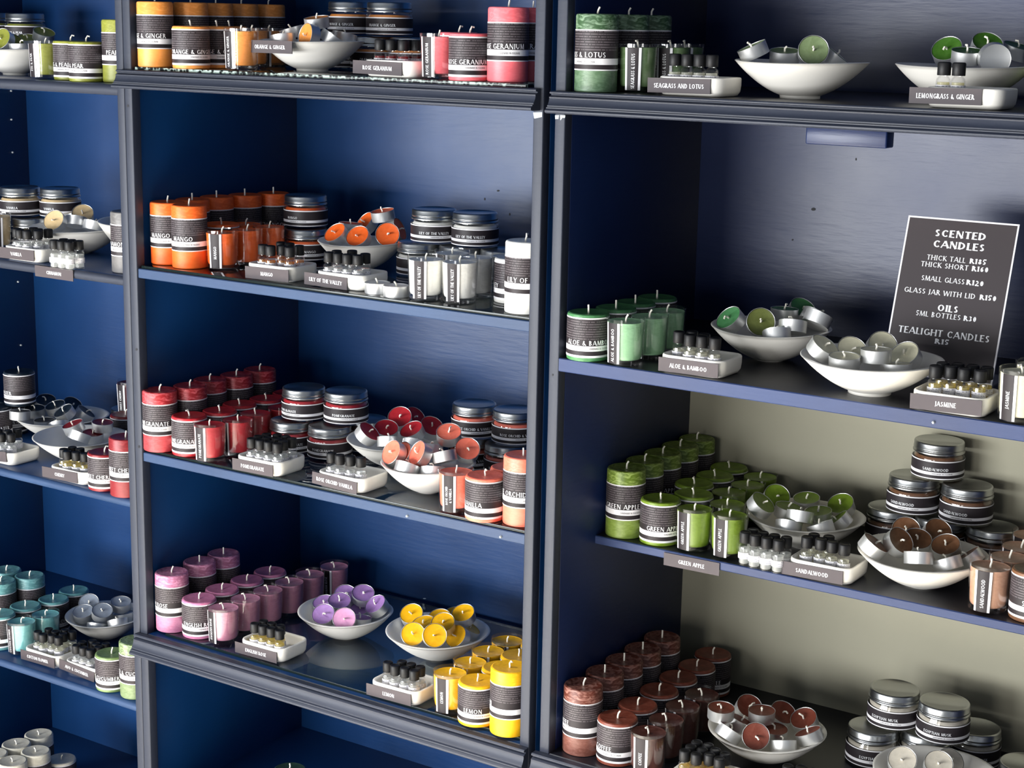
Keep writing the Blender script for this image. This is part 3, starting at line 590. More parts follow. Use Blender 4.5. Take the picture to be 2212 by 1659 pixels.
for kind,scent,x,y,z,rz,lab,grp in [
 ('glass', 'pear', -0.2515, 0.0488, 1.5061, -13.2, 'lime-green candle in glass tumbler, beside the left bowl of tealights', 'tumbler lime-green candles'),
 ('short', 'pear', -0.1963, 0.0552, 1.5061, -0.1, 'short lime-green pillar candle, between the tumbler and its twin', 'short lime-green candles'),
 ('short', 'pear', -0.1412, 0.0384, 1.5061, -9.5, 'short lime-green pillar candle, against the tall pillar', 'short lime-green candles'),
 ('tall', 'pear', -0.0894, 0.0624, 1.5061, 46.4, 'tall lime-green pillar candle, half hidden by the left upright', 'tall lime-green candles'),
 ('tall', 'og', 0.0266, 0.028, 1.5351, -5.8, 'tall amber-orange pillar candle, at the front of the left-panel row, lettering showing', 'tall amber-orange candles'),
 ('tall', 'og', 0.033, 0.1, 1.5351, 44.1, 'tall amber-orange pillar candle, second from front along the left panel', 'tall amber-orange candles'),
 ('tall', 'og', 0.0275, 0.1636, 1.5351, 43.3, 'tall amber-orange pillar candle, third from front along the left panel', 'tall amber-orange candles'),
 ('tall', 'og', 0.0259, 0.226, 1.5351, 42.5, 'tall amber-orange pillar candle, fourth from front along the left panel', 'tall amber-orange candles'),
 ('tall', 'og', 0.0291, 0.289, 1.5351, 41.6, 'tall amber-orange pillar candle, rearmost along the left panel', 'tall amber-orange candles'),
 ('short', 'og', 0.1066, 0.0235, 1.5351, 44.1, 'short amber-orange pillar candle, in front row, ANGE & GIN visible', 'short amber-orange candles'),
 ('short', 'og', 0.1071, 0.0811, 1.5351, 43.3, 'short amber-orange pillar candle, right of the frontmost short one', 'short amber-orange candles'),
 ('short', 'og', 0.0792, 0.1394, 1.5351, 42.9, 'short amber-orange pillar candle, hidden behind the foil-striped tumbler', 'short amber-orange candles'),
 ('glass', 'og', 0.2001, 0.0347, 1.5351, -9.5, 'amber-orange candle in glass tumbler, foil-striped, at front beside short pillars', 'tumbler amber-orange candles'),
 ('glass', 'og', 0.1574, 0.1049, 1.5351, 12.1, 'amber-orange candle in glass tumbler, just behind the foil-striped one', 'tumbler amber-orange candles'),
 ('glass', 'og', 0.1457, 0.1572, 1.5351, 26.6, 'amber-orange candle in glass tumbler, behind the bowl, left of two with dark strips', 'tumbler amber-orange candles'),
 ('glass', 'og', 0.1661, 0.2068, 1.5351, 40.6, 'amber-orange candle in glass tumbler, behind the amber tealights bowl, furthest right', 'tumbler amber-orange candles'),
 ('glass', 'rg', 0.5679, 0.0354, 1.5351, -4.0, 'rose-pink candle in glass tumbler, right of the ROSE GERANIUM dish', 'tumbler rose-pink candles'),
 ('short', 'rg', 0.6234, 0.0316, 1.5351, 24.9, 'short rose-pink pillar candle, in front, beside the tumbler', 'short rose-pink candles'),
 ('short', 'rg', 0.5458, 0.115, 1.5351, 35.3, 'short rose-pink pillar candle, only its wick and rim showing, behind the front one', 'short rose-pink candles'),
 ('tall', 'rg', 0.6794, 0.0427, 1.5351, 9.6, 'tall rose-pink pillar candle, in front, reading ROSE GERANIUM', 'tall rose-pink candles'),
 ('tall', 'rg', 0.6826, 0.0992, 1.5351, 22.8, 'tall rose-pink pillar candle, behind, cut by the right upright', 'tall rose-pink candles'),
 ('tall', 'sg', 0.83, 0.0255, 1.5281, -31.3, 'tall forest-green pillar candle, at the front, reading & LOTUS', 'tall forest-green candles'),
 ('tall', 'sg', 0.8313, 0.105, 1.5281, 29.6, 'tall forest-green pillar candle, second back, leafy mottled top', 'tall forest-green candles'),
 ('tall', 'sg', 0.83, 0.17, 1.5281, 28.9, 'tall forest-green pillar candle, rearmost of the three', 'tall forest-green candles'),
 ('glass', 'sg', 0.8725, 0.0606, 1.5281, 14.3, 'forest-green candle in glass tumbler, foil-striped, at the front', 'tumbler forest-green candles'),
 ('glass', 'sg', 0.895, 0.1092, 1.5281, 8.2, 'forest-green candle in glass tumbler, behind the oil bottles, left one', 'tumbler forest-green candles'),
 ('glass', 'sg', 0.8861, 0.165, 1.5281, 27.7, 'forest-green candle in glass tumbler, behind the oil bottles, right one', 'tumbler forest-green candles'),
 ('glass', 'lg', 1.3838, 0.1705, 1.5281, 10.9, 'leaf-green candle in glass tumbler, at the right end, beside LEMONGRASS dish', 'tumbler leaf-green candles'),
 ('glass', 'van', -0.4376, 0.085, 1.2001, 50.5, 'beige candle in glass tumbler, at the left edge of the view', 'tumbler beige candles'),
 ('tall', 'cin', -0.0642, 0.045, 1.2001, -17.7, 'tall grey pillar candle, half hidden by the left upright', 'tall grey candles'),
 ('tall', 'mango', 0.018, 0.0534, 1.2211, 16.0, 'tall bright orange pillar candle, front left against the panel, reading MANGO', 'tall bright orange candles'),
 ('tall', 'mango', 0.0739, 0.0448, 1.2211, 19.3, 'tall bright orange pillar candle, right of the front pair, reading MANGO', 'tall bright orange candles'),
 ('tall', 'mango', 0.018, 0.11, 1.2211, 44.2, 'tall bright orange pillar candle, directly behind the front pair', 'tall bright orange candles'),
 ('tall', 'mango', 0.018, 0.1674, 1.2211, 43.4, 'tall bright orange pillar candle, third from the back, darker top', 'tall bright orange candles'),
 ('tall', 'mango', 0.031, 0.2224, 1.2211, 42.4, 'tall bright orange pillar candle, second from the back', 'tall bright orange candles'),
 ('tall', 'mango', 0.0469, 0.2768, 1.2211, 41.5, 'tall bright orange pillar candle, rearmost, beside the stacked jars', 'tall bright orange candles'),
 ('glass', 'mango', 0.1254, 0.0644, 1.2211, 16.2, 'bright orange candle in glass tumbler, frontmost, dark MANGO strip facing out', 'tumbler bright orange candles'),
 ('glass', 'mango', 0.1301, 0.1178, 1.2211, -27.6, 'bright orange candle in glass tumbler, just right of the frontmost one', 'tumbler bright orange candles'),
 ('glass', 'mango', 0.1302, 0.1714, 1.2211, -33.4, 'bright orange candle in glass tumbler, beside the amber oil bottles', 'tumbler bright orange candles'),
 ('glass', 'mango', 0.0767, 0.1735, 1.2211, -17.6, 'bright orange candle in glass tumbler, behind, between front and rear tumblers', 'tumbler bright orange candles'),
 ('short', 'mango', 0.0745, 0.118, 1.2211, 43.2, 'short bright orange pillar candle, low behind the frontmost tumbler', 'short bright orange candles'),
 ('glass', 'lily', 0.5484, 0.0359, 1.2211, 14.3, 'white candle in glass tumbler, front left, strip facing out', 'tumbler white candles'),
 ('glass', 'lily', 0.6009, 0.0465, 1.2211, 10.2, 'white candle in glass tumbler, front right, strip facing out', 'tumbler white candles'),
 ('glass', 'lily', 0.5918, 0.0993, 1.2211, -10.4, 'white candle in glass tumbler, behind the front pair, at right', 'tumbler white candles'),
 ('glass', 'lily', 0.5401, 0.1136, 1.2211, -4.6, 'white candle in glass tumbler, behind the front pair, in the middle', 'tumbler white candles'),
 ('glass', 'lily', 0.6218, 0.1437, 1.2211, 3.4, 'white candle in glass tumbler, rearmost, mostly behind the short pillar', 'tumbler white candles'),
 ('short', 'lily', 0.6588, 0.1003, 1.2211, -99.7, 'short white pillar candle, beside the tall white pillar', 'short white candles'),
 ('tall', 'lily', 0.7182, 0.0376, 1.2211, 64.9, 'tall white pillar candle, cut by the right upright', 'tall white candles'),
 ('short', 'aloe', 0.8307, 0.0235, 1.1716, 36.7, 'short jade-green pillar candle, at the front, reading ALOE & BAMBOO', 'short jade-green candles'),
 ('short', 'aloe', 0.8405, 0.0803, 1.1716, 29.7, 'short jade-green pillar candle, second from the front', 'short jade-green candles'),
 ('short', 'aloe', 0.8385, 0.1378, 1.1716, 29.1, 'short jade-green pillar candle, third from the front', 'short jade-green candles'),
 ('short', 'aloe', 0.8417, 0.1953, 1.1716, 28.3, 'short jade-green pillar candle, rearmost by the side panel', 'short jade-green candles'),
 ('glass', 'aloe', 0.8894, 0.0226, 1.1716, -12.6, 'jade-green candle in glass tumbler, at the front, strip facing out', 'tumbler jade-green candles'),
 ('glass', 'aloe', 0.8959, 0.0758, 1.1716, -16.4, 'jade-green candle in glass tumbler, second from the front', 'tumbler jade-green candles'),
 ('glass', 'aloe', 0.8936, 0.1294, 1.1716, -22.0, 'jade-green candle in glass tumbler, rearmost, above the oil bottles', 'tumbler jade-green candles'),
 ('glass', 'jas', 1.4185, 0.0243, 1.1716, -18.9, 'cream candle in glass tumbler, at the right edge, JASMINE strip facing out', 'tumbler cream candles'),
 ('glass', 'jas', 1.4213, 0.0778, 1.1716, 15.6, 'cream candle in glass tumbler, behind the front one, right edge', 'tumbler cream candles'),
 ('short', 'navy', -0.505, 0.1776, 0.8888, -34.0, 'short navy-black pillar candle, stacked on another, white band round it', 'short navy-black candles'),
 ('short', 'navy', -0.5464, 0.192, 0.8246, 50.3, 'short navy-black pillar candle, under the stacked one, wick poking out', 'short navy-black candles'),
 ('short', 'navy', -0.5269, 0.1376, 0.8246, 50.8, 'short navy-black pillar candle, low at the left picture edge', 'short navy-black candles'),
 ('glass', 'cher', -0.323, 0.2868, 0.8778, -3.6, 'cherry-red candle in glass tumbler, raised at the back, cut by the left upright', 'tumbler cherry-red candles'),
 ('short', 'cher', -0.2906, 0.2416, 0.8246, -33.4, 'short cherry-red pillar candle, behind, above the two front candles', 'short cherry-red candles'),
 ('short', 'cher', -0.1184, 0.0277, 0.8246, 17.3, 'short cherry-red pillar candle, at the front beside CHERRY dish', 'short cherry-red candles'),
 ('tall', 'cher', -0.0615, 0.023, 0.8246, 18.6, 'tall cherry-red pillar candle, in front, cut by the left upright', 'tall cherry-red candles'),
 ('tall', 'pom', 0.0204, 0.023, 0.9161, 7.4, 'tall crimson pillar candle, front of the left-panel row, lettering visible', 'tall crimson candles'),
 ('tall', 'pom', 0.0351, 0.0777, 0.9161, 44.4, 'tall crimson pillar candle, second from front along the left panel', 'tall crimson candles'),
 ('tall', 'pom', 0.0268, 0.1336, 0.9161, 43.7, 'tall crimson pillar candle, third from front along the left panel', 'tall crimson candles'),
 ('tall', 'pom', 0.0356, 0.1896, 0.9161, 42.8, 'tall crimson pillar candle, fourth from front along the left panel', 'tall crimson candles'),
 ('tall', 'pom', 0.036, 0.2484, 0.9161, 42.0, 'tall crimson pillar candle, rearmost along the left panel', 'tall crimson candles'),
 ('short', 'pom', 0.077, 0.032, 0.9161, 14.4, 'short crimson pillar candle, in front, reading POMEGRANATE', 'short crimson candles'),
 ('short', 'pom', 0.0913, 0.0879, 0.9161, 43.4, 'short crimson pillar candle, second from front in the middle row', 'short crimson candles'),
 ('short', 'pom', 0.0827, 0.145, 0.9161, 42.7, 'short crimson pillar candle, third from front in the middle row', 'short crimson candles'),
 ('short', 'pom', 0.0913, 0.202, 0.9161, 41.8, 'short crimson pillar candle, fourth from front in the middle row', 'short crimson candles'),
 ('short', 'pom', 0.0921, 0.2596, 0.9161, 41.0, 'short crimson pillar candle, rearmost, beside the jar stack', 'short crimson candles'),
 ('glass', 'pom', 0.1316, 0.0215, 0.9161, 3.8, 'crimson candle in glass tumbler, frontmost, dark strip facing out', 'tumbler crimson candles'),
 ('glass', 'pom', 0.145, 0.0734, 0.9161, -17.2, 'crimson candle in glass tumbler, second from front, white-edged strip', 'tumbler crimson candles'),
 ('glass', 'pom', 0.135, 0.1261, 0.9161, -37.8, 'crimson candle in glass tumbler, third from front', 'tumbler crimson candles'),
 ('glass', 'pom', 0.1441, 0.1845, 0.9161, -38.8, 'crimson candle in glass tumbler, rearmost, beside the jar stack', 'tumbler crimson candles'),
 ('glass', 'coral', 0.6113, 0.0292, 0.9161, 10.2, 'coral candle in glass tumbler, two-line strip facing out', 'tumbler coral candles'),
 ('short', 'coral', 0.6666, 0.0235, 0.9161, -78.8, 'short coral pillar candle, in front, reading VANILLA', 'short coral candles'),
 ('short', 'coral', 0.67, 0.0819, 0.9161, 33.3, 'short coral pillar candle, behind, beside the tall one', 'short coral candles'),
 ('tall', 'coral', 0.722, 0.0374, 0.9161, 34.8, 'tall coral pillar candle, cut by the right upright, reading ORCHI', 'tall coral candles'),
 ('tall', 'apple', 0.83, 0.145, 0.8921, 17.2, 'tall apple-green pillar candle, at the front, reading GREEN APPLE', 'tall apple-green candles'),
 ('tall', 'apple', 0.83, 0.1986, 0.8921, 28.5, 'tall apple-green pillar candle, second from front along the side panel', 'tall apple-green candles'),
 ('tall', 'apple', 0.83, 0.2538, 0.8921, 27.9, 'tall apple-green pillar candle, third from front along the side panel', 'tall apple-green candles'),
 ('tall', 'apple', 0.83, 0.3089, 0.8921, 27.3, 'tall apple-green pillar candle, fourth from front along the side panel', 'tall apple-green candles'),
 ('tall', 'apple', 0.83, 0.364, 0.8921, 26.8, 'tall apple-green pillar candle, rearmost by the khaki wall', 'tall apple-green candles'),
 ('short', 'apple', 0.8871, 0.1455, 0.8921, 41.9, 'short apple-green pillar candle, at the front, reading GREEN APPLE', 'short apple-green candles'),
 ('short', 'apple', 0.9126, 0.1971, 0.8921, 26.8, 'short apple-green pillar candle, second from front in the middle row', 'short apple-green candles'),
 ('short', 'apple', 0.8869, 0.2487, 0.8921, 26.8, 'short apple-green pillar candle, third from front in the middle row', 'short apple-green candles'),
 ('short', 'apple', 0.8917, 0.3061, 0.8921, 26.1, 'short apple-green pillar candle, fourth from front in the middle row', 'short apple-green candles'),
 ('short', 'apple', 0.8871, 0.3635, 0.8921, 25.6, 'short apple-green pillar candle, rearmost by the khaki wall', 'short apple-green candles'),
 ('glass', 'apple', 0.9426, 0.1435, 0.8921, -12.3, 'apple-green candle in glass tumbler, front left, strip facing out', 'tumbler apple-green candles'),
 ('glass', 'apple', 0.9962, 0.1457, 0.8921, -4.5, 'apple-green candle in glass tumbler, front right, nearest the oil bottles', 'tumbler apple-green candles'),
 ('glass', 'apple', 0.9681, 0.1947, 0.8921, -19.4, 'apple-green candle in glass tumbler, second from front in the right row', 'tumbler apple-green candles'),
 ('glass', 'apple', 0.9426, 0.2506, 0.8921, -19.4, 'apple-green candle in glass tumbler, third from front in the right row', 'tumbler apple-green candles'),
 ('glass', 'apple', 0.9473, 0.304, 0.8921, -20.1, 'apple-green candle in glass tumbler, fourth from front in the right row', 'tumbler apple-green candles'),
 ('glass', 'apple', 0.9424, 0.3578, 0.8921, 9.5, 'apple-green candle in glass tumbler, rearmost in the right row', 'tumbler apple-green candles'),
 ('glass', 'sand', 1.3646, 0.1443, 0.8921, -0.4, 'tan-brown candle in glass tumbler, at the front, SANDALWOOD strip facing out', 'tumbler tan-brown candles'),
 ('glass', 'sand', 1.3729, 0.1972, 0.8921, -24.1, 'tan-brown candle in glass tumbler, second from front', 'tumbler tan-brown candles'),
 ('glass', 'sand', 1.3719, 0.2508, 0.8921, -24.4, 'tan-brown candle in glass tumbler, third from front', 'tumbler tan-brown candles'),
 ('glass', 'sand', 1.3677, 0.3111, 0.8921, -24.7, 'tan-brown candle in glass tumbler, rearmost, at the picture edge', 'tumbler tan-brown candles'),
 ('short', 'sand', 1.4199, 0.1493, 0.8921, 50.1, 'short tan-brown pillar candle, at the right edge beside the front tumbler', 'short tan-brown candles'),
 ('tall', 'erose', 0.0218, 0.0387, 0.6001, -33.8, 'tall mauve pillar candle, front of the left-panel row, reading ROSE', 'tall mauve candles'),
 ('tall', 'erose', 0.0191, 0.108, 0.6001, 44.2, 'tall mauve pillar candle, second along the left panel', 'tall mauve candles'),
 ('tall', 'erose', 0.0218, 0.1647, 0.6001, 43.4, 'tall mauve pillar candle, rearmost along the left panel', 'tall mauve candles'),
 ('short', 'erose', 0.0787, 0.0439, 0.6001, 41.2, 'short mauve pillar candle, in front, reading ENGLISH ROSE', 'short mauve candles'),
 ('short', 'erose', 0.0765, 0.1015, 0.6001, 43.4, 'short mauve pillar candle, second from front', 'short mauve candles'),
 ('short', 'erose', 0.0788, 0.1612, 0.6001, 42.6, 'short mauve pillar candle, third from front', 'short mauve candles'),
 ('short', 'erose', 0.0804, 0.2188, 0.6001, 41.7, 'short mauve pillar candle, rearmost', 'short mauve candles'),
 ('glass', 'erose', 0.1343, 0.0429, 0.6001, -11.6, 'mauve candle in glass tumbler, frontmost, beside ENGLISH ROSE dish', 'tumbler mauve candles'),
 ('glass', 'erose', 0.132, 0.0986, 0.6001, -32.4, 'mauve candle in glass tumbler, second from front', 'tumbler mauve candles'),
 ('glass', 'erose', 0.1342, 0.1527, 0.6001, -36.2, 'mauve candle in glass tumbler, third from front', 'tumbler mauve candles'),
 ('glass', 'erose', 0.1355, 0.2063, 0.6001, -38.9, 'mauve candle in glass tumbler, fourth from front', 'tumbler mauve candles'),
 ('glass', 'erose', 0.1366, 0.2599, 0.6001, -34.7, 'mauve candle in glass tumbler, second from the back', 'tumbler mauve candles'),
 ('glass', 'erose', 0.1435, 0.3187, 0.6001, 4.5, 'mauve candle in glass tumbler, rearmost, dark strip showing', 'tumbler mauve candles'),
 ('glass', 'lemon', 0.6015, 0.0343, 0.6001, 5.3, 'yellow candle in glass tumbler, frontmost, LEMON strip facing out', 'tumbler yellow candles'),
 ('glass', 'lemon', 0.6009, 0.088, 0.6001, -10.4, 'yellow candle in glass tumbler, second from front', 'tumbler yellow candles'),
 ('glass', 'lemon', 0.5966, 0.1426, 0.6001, 13.9, 'yellow candle in glass tumbler, third from front', 'tumbler yellow candles'),
 ('glass', 'lemon', 0.5967, 0.1962, 0.6001, 13.3, 'yellow candle in glass tumbler, rearmost by the right upright', 'tumbler yellow candles'),
 ('short', 'lemon', 0.6577, 0.0251, 0.6001, 20.3, 'short yellow pillar candle, in front, reading LEMON', 'short yellow candles'),
 ('short', 'lemon', 0.6565, 0.0878, 0.6001, 33.5, 'short yellow pillar candle, second from front, behind the tall one', 'short yellow candles'),
 ('short', 'lemon', 0.6521, 0.1452, 0.6001, 32.8, 'short yellow pillar candle, third from front, behind the tall one', 'short yellow candles'),
 ('short', 'lemon', 0.6519, 0.2028, 0.6001, 32.1, 'short yellow pillar candle, rearmost, sliver beside the upright', 'short yellow candles'),
 ('tall', 'lemon', 0.7157, 0.023, 0.6001, -60.9, 'tall yellow pillar candle, cut by the right upright', 'tall yellow candles'),
 ('tall', 'coffee', 0.83, 0.0412, 0.5946, -44.5, 'tall dark brown pillar candle, at the front, heavily mottled top', 'tall dark brown candles'),
 ('tall', 'coffee', 0.83, 0.1011, 0.5946, 29.7, 'tall dark brown pillar candle, second from front along the side panel', 'tall dark brown candles'),
 ('tall', 'coffee', 0.83, 0.1577, 0.5946, 29.0, 'tall dark brown pillar candle, third from front, darkest wax', 'tall dark brown candles'),
 ('tall', 'coffee', 0.83, 0.2143, 0.5946, 28.4, 'tall dark brown pillar candle, fourth from front along the side panel', 'tall dark brown candles'),
 ('tall', 'coffee', 0.83, 0.2754, 0.5946, 27.7, 'tall dark brown pillar candle, rearmost along the side panel', 'tall dark brown candles'),
 ('short', 'coffee', 0.8871, 0.0423, 0.5946, -15.8, 'short dark brown pillar candle, at the front, reading COFFEE', 'short dark brown candles'),
 ('short', 'coffee', 0.8871, 0.0999, 0.5946, 28.5, 'short dark brown pillar candle, second from front in the middle row', 'short dark brown candles'),
 ('short', 'coffee', 0.8866, 0.1652, 0.5946, 27.7, 'short dark brown pillar candle, third from front in the middle row', 'short dark brown candles'),
 ('short', 'coffee', 0.8859, 0.2261, 0.5946, 27.1, 'short dark brown pillar candle, fourth from front in the middle row', 'short dark brown candles'),
 ('short', 'coffee', 0.8873, 0.2837, 0.5946, 26.4, 'short dark brown pillar candle, second from the back, chipped rim', 'short dark brown candles'),
 ('short', 'coffee', 0.8845, 0.3434, 0.5946, 25.9, 'short dark brown pillar candle, rearmost by the khaki wall', 'short dark brown candles'),
 ('glass', 'coffee', 0.9419, 0.0329, 0.5946, 3.1, 'dark brown candle in glass tumbler, frontmost, COFFEE strip facing out', 'tumbler dark brown candles'),
 ('glass', 'coffee', 0.941, 0.0865, 0.5946, -32.6, 'dark brown candle in glass tumbler, second from front in the right row', 'tumbler dark brown candles'),
 ('glass', 'coffee', 0.9374, 0.1425, 0.5946, -18.1, 'dark brown candle in glass tumbler, third from front in the right row', 'tumbler dark brown candles'),
 ('glass', 'coffee', 0.9399, 0.1984, 0.5946, -18.8, 'dark brown candle in glass tumbler, rearmost in the right row', 'tumbler dark brown candles'),
 ('tall', 'teal', -0.5371, 0.1528, 0.4601, 50.7, 'tall teal pillar candle, rearmost at the left', 'tall teal candles'),
 ('tall', 'teal', -0.4758, 0.157, 0.4601, 49.9, 'tall teal pillar candle, rear right of the tall ones', 'tall teal candles'),
 ('tall', 'teal', -0.4945, 0.1035, 0.4601, 50.9, 'tall teal pillar candle, front left of the tall ones', 'tall teal candles'),
 ('short', 'teal', -0.4343, 0.0482, 0.4601, -22.0, 'short teal pillar candle, at the left edge in front', 'short teal candles'),
 ('short', 'teal', -0.4302, 0.1056, 0.4601, 50.1, 'short teal pillar candle, behind the front tumbler', 'short teal candles'),
 ('short', 'teal', -0.4167, 0.1616, 0.4601, 49.2, 'short teal pillar candle, third back toward the corner', 'short teal candles'),
 ('short', 'teal', -0.4239, 0.2188, 0.4601, 48.5, 'short teal pillar candle, rearmost beside the tealights bowl', 'short teal candles'),
 ('glass', 'teal', -0.3787, 0.0516, 0.4601, -7.7, 'teal candle in glass tumbler, frontmost, strip facing out', 'tumbler teal candles'),
 ('glass', 'teal', -0.3746, 0.105, 0.4601, -30.5, 'teal candle in glass tumbler, behind the oil bottles', 'tumbler teal candles'),
 ('short', 'cuc', -0.1221, 0.032, 0.4601, -4.7, 'short moss-green pillar candle, beside the second oil dish', 'short moss-green candles'),
 ('tall', 'cuc', -0.065, 0.0342, 0.4601, 21.5, 'tall moss-green pillar candle, cut by the left upright', 'tall moss-green candles'),
 ('tall', 'white', -0.5231, 0.2024, 0.1051, 49.9, 'tall ivory pillar candle, rear right of the group', 'tall ivory candles'),
 ('tall', 'white', -0.523, 0.1458, 0.1051, 50.6, 'tall ivory pillar candle, rear left of the group', 'tall ivory candles'),
 ('tall', 'white', -0.4664, 0.1451, 0.1051, 50.0, 'tall ivory pillar candle, front right of the group', 'tall ivory candles'),
 ('tall', 'white', -0.467, 0.0885, 0.1051, 50.8, 'tall ivory pillar candle, front left of the group', 'tall ivory candles'),
 ('tall', 'white', -0.5236, 0.0892, 0.1051, 51.4, 'tall ivory pillar candle, at the left picture edge', 'tall ivory candles'),
 ('short', 'white', -0.4597, 0.2024, 0.1051, 49.1, 'short ivory pillar candle, low, nearest the corner', 'short ivory candles'),
 ('short', 'dgreen', 0.1828, 0.1492, 0.2801, 41.1, 'short dark green pillar candle, only its rim showing at the bottom picture edge', 'short dark green candles'),
]:
    mk=tumbler(scent,TXT[scent]) if kind=='glass' else pillar(kind,scent,TXT[scent])
    place((kind,scent),mk,(x,y,z),(0,0,radians(rz)),lab,'candle',grp)
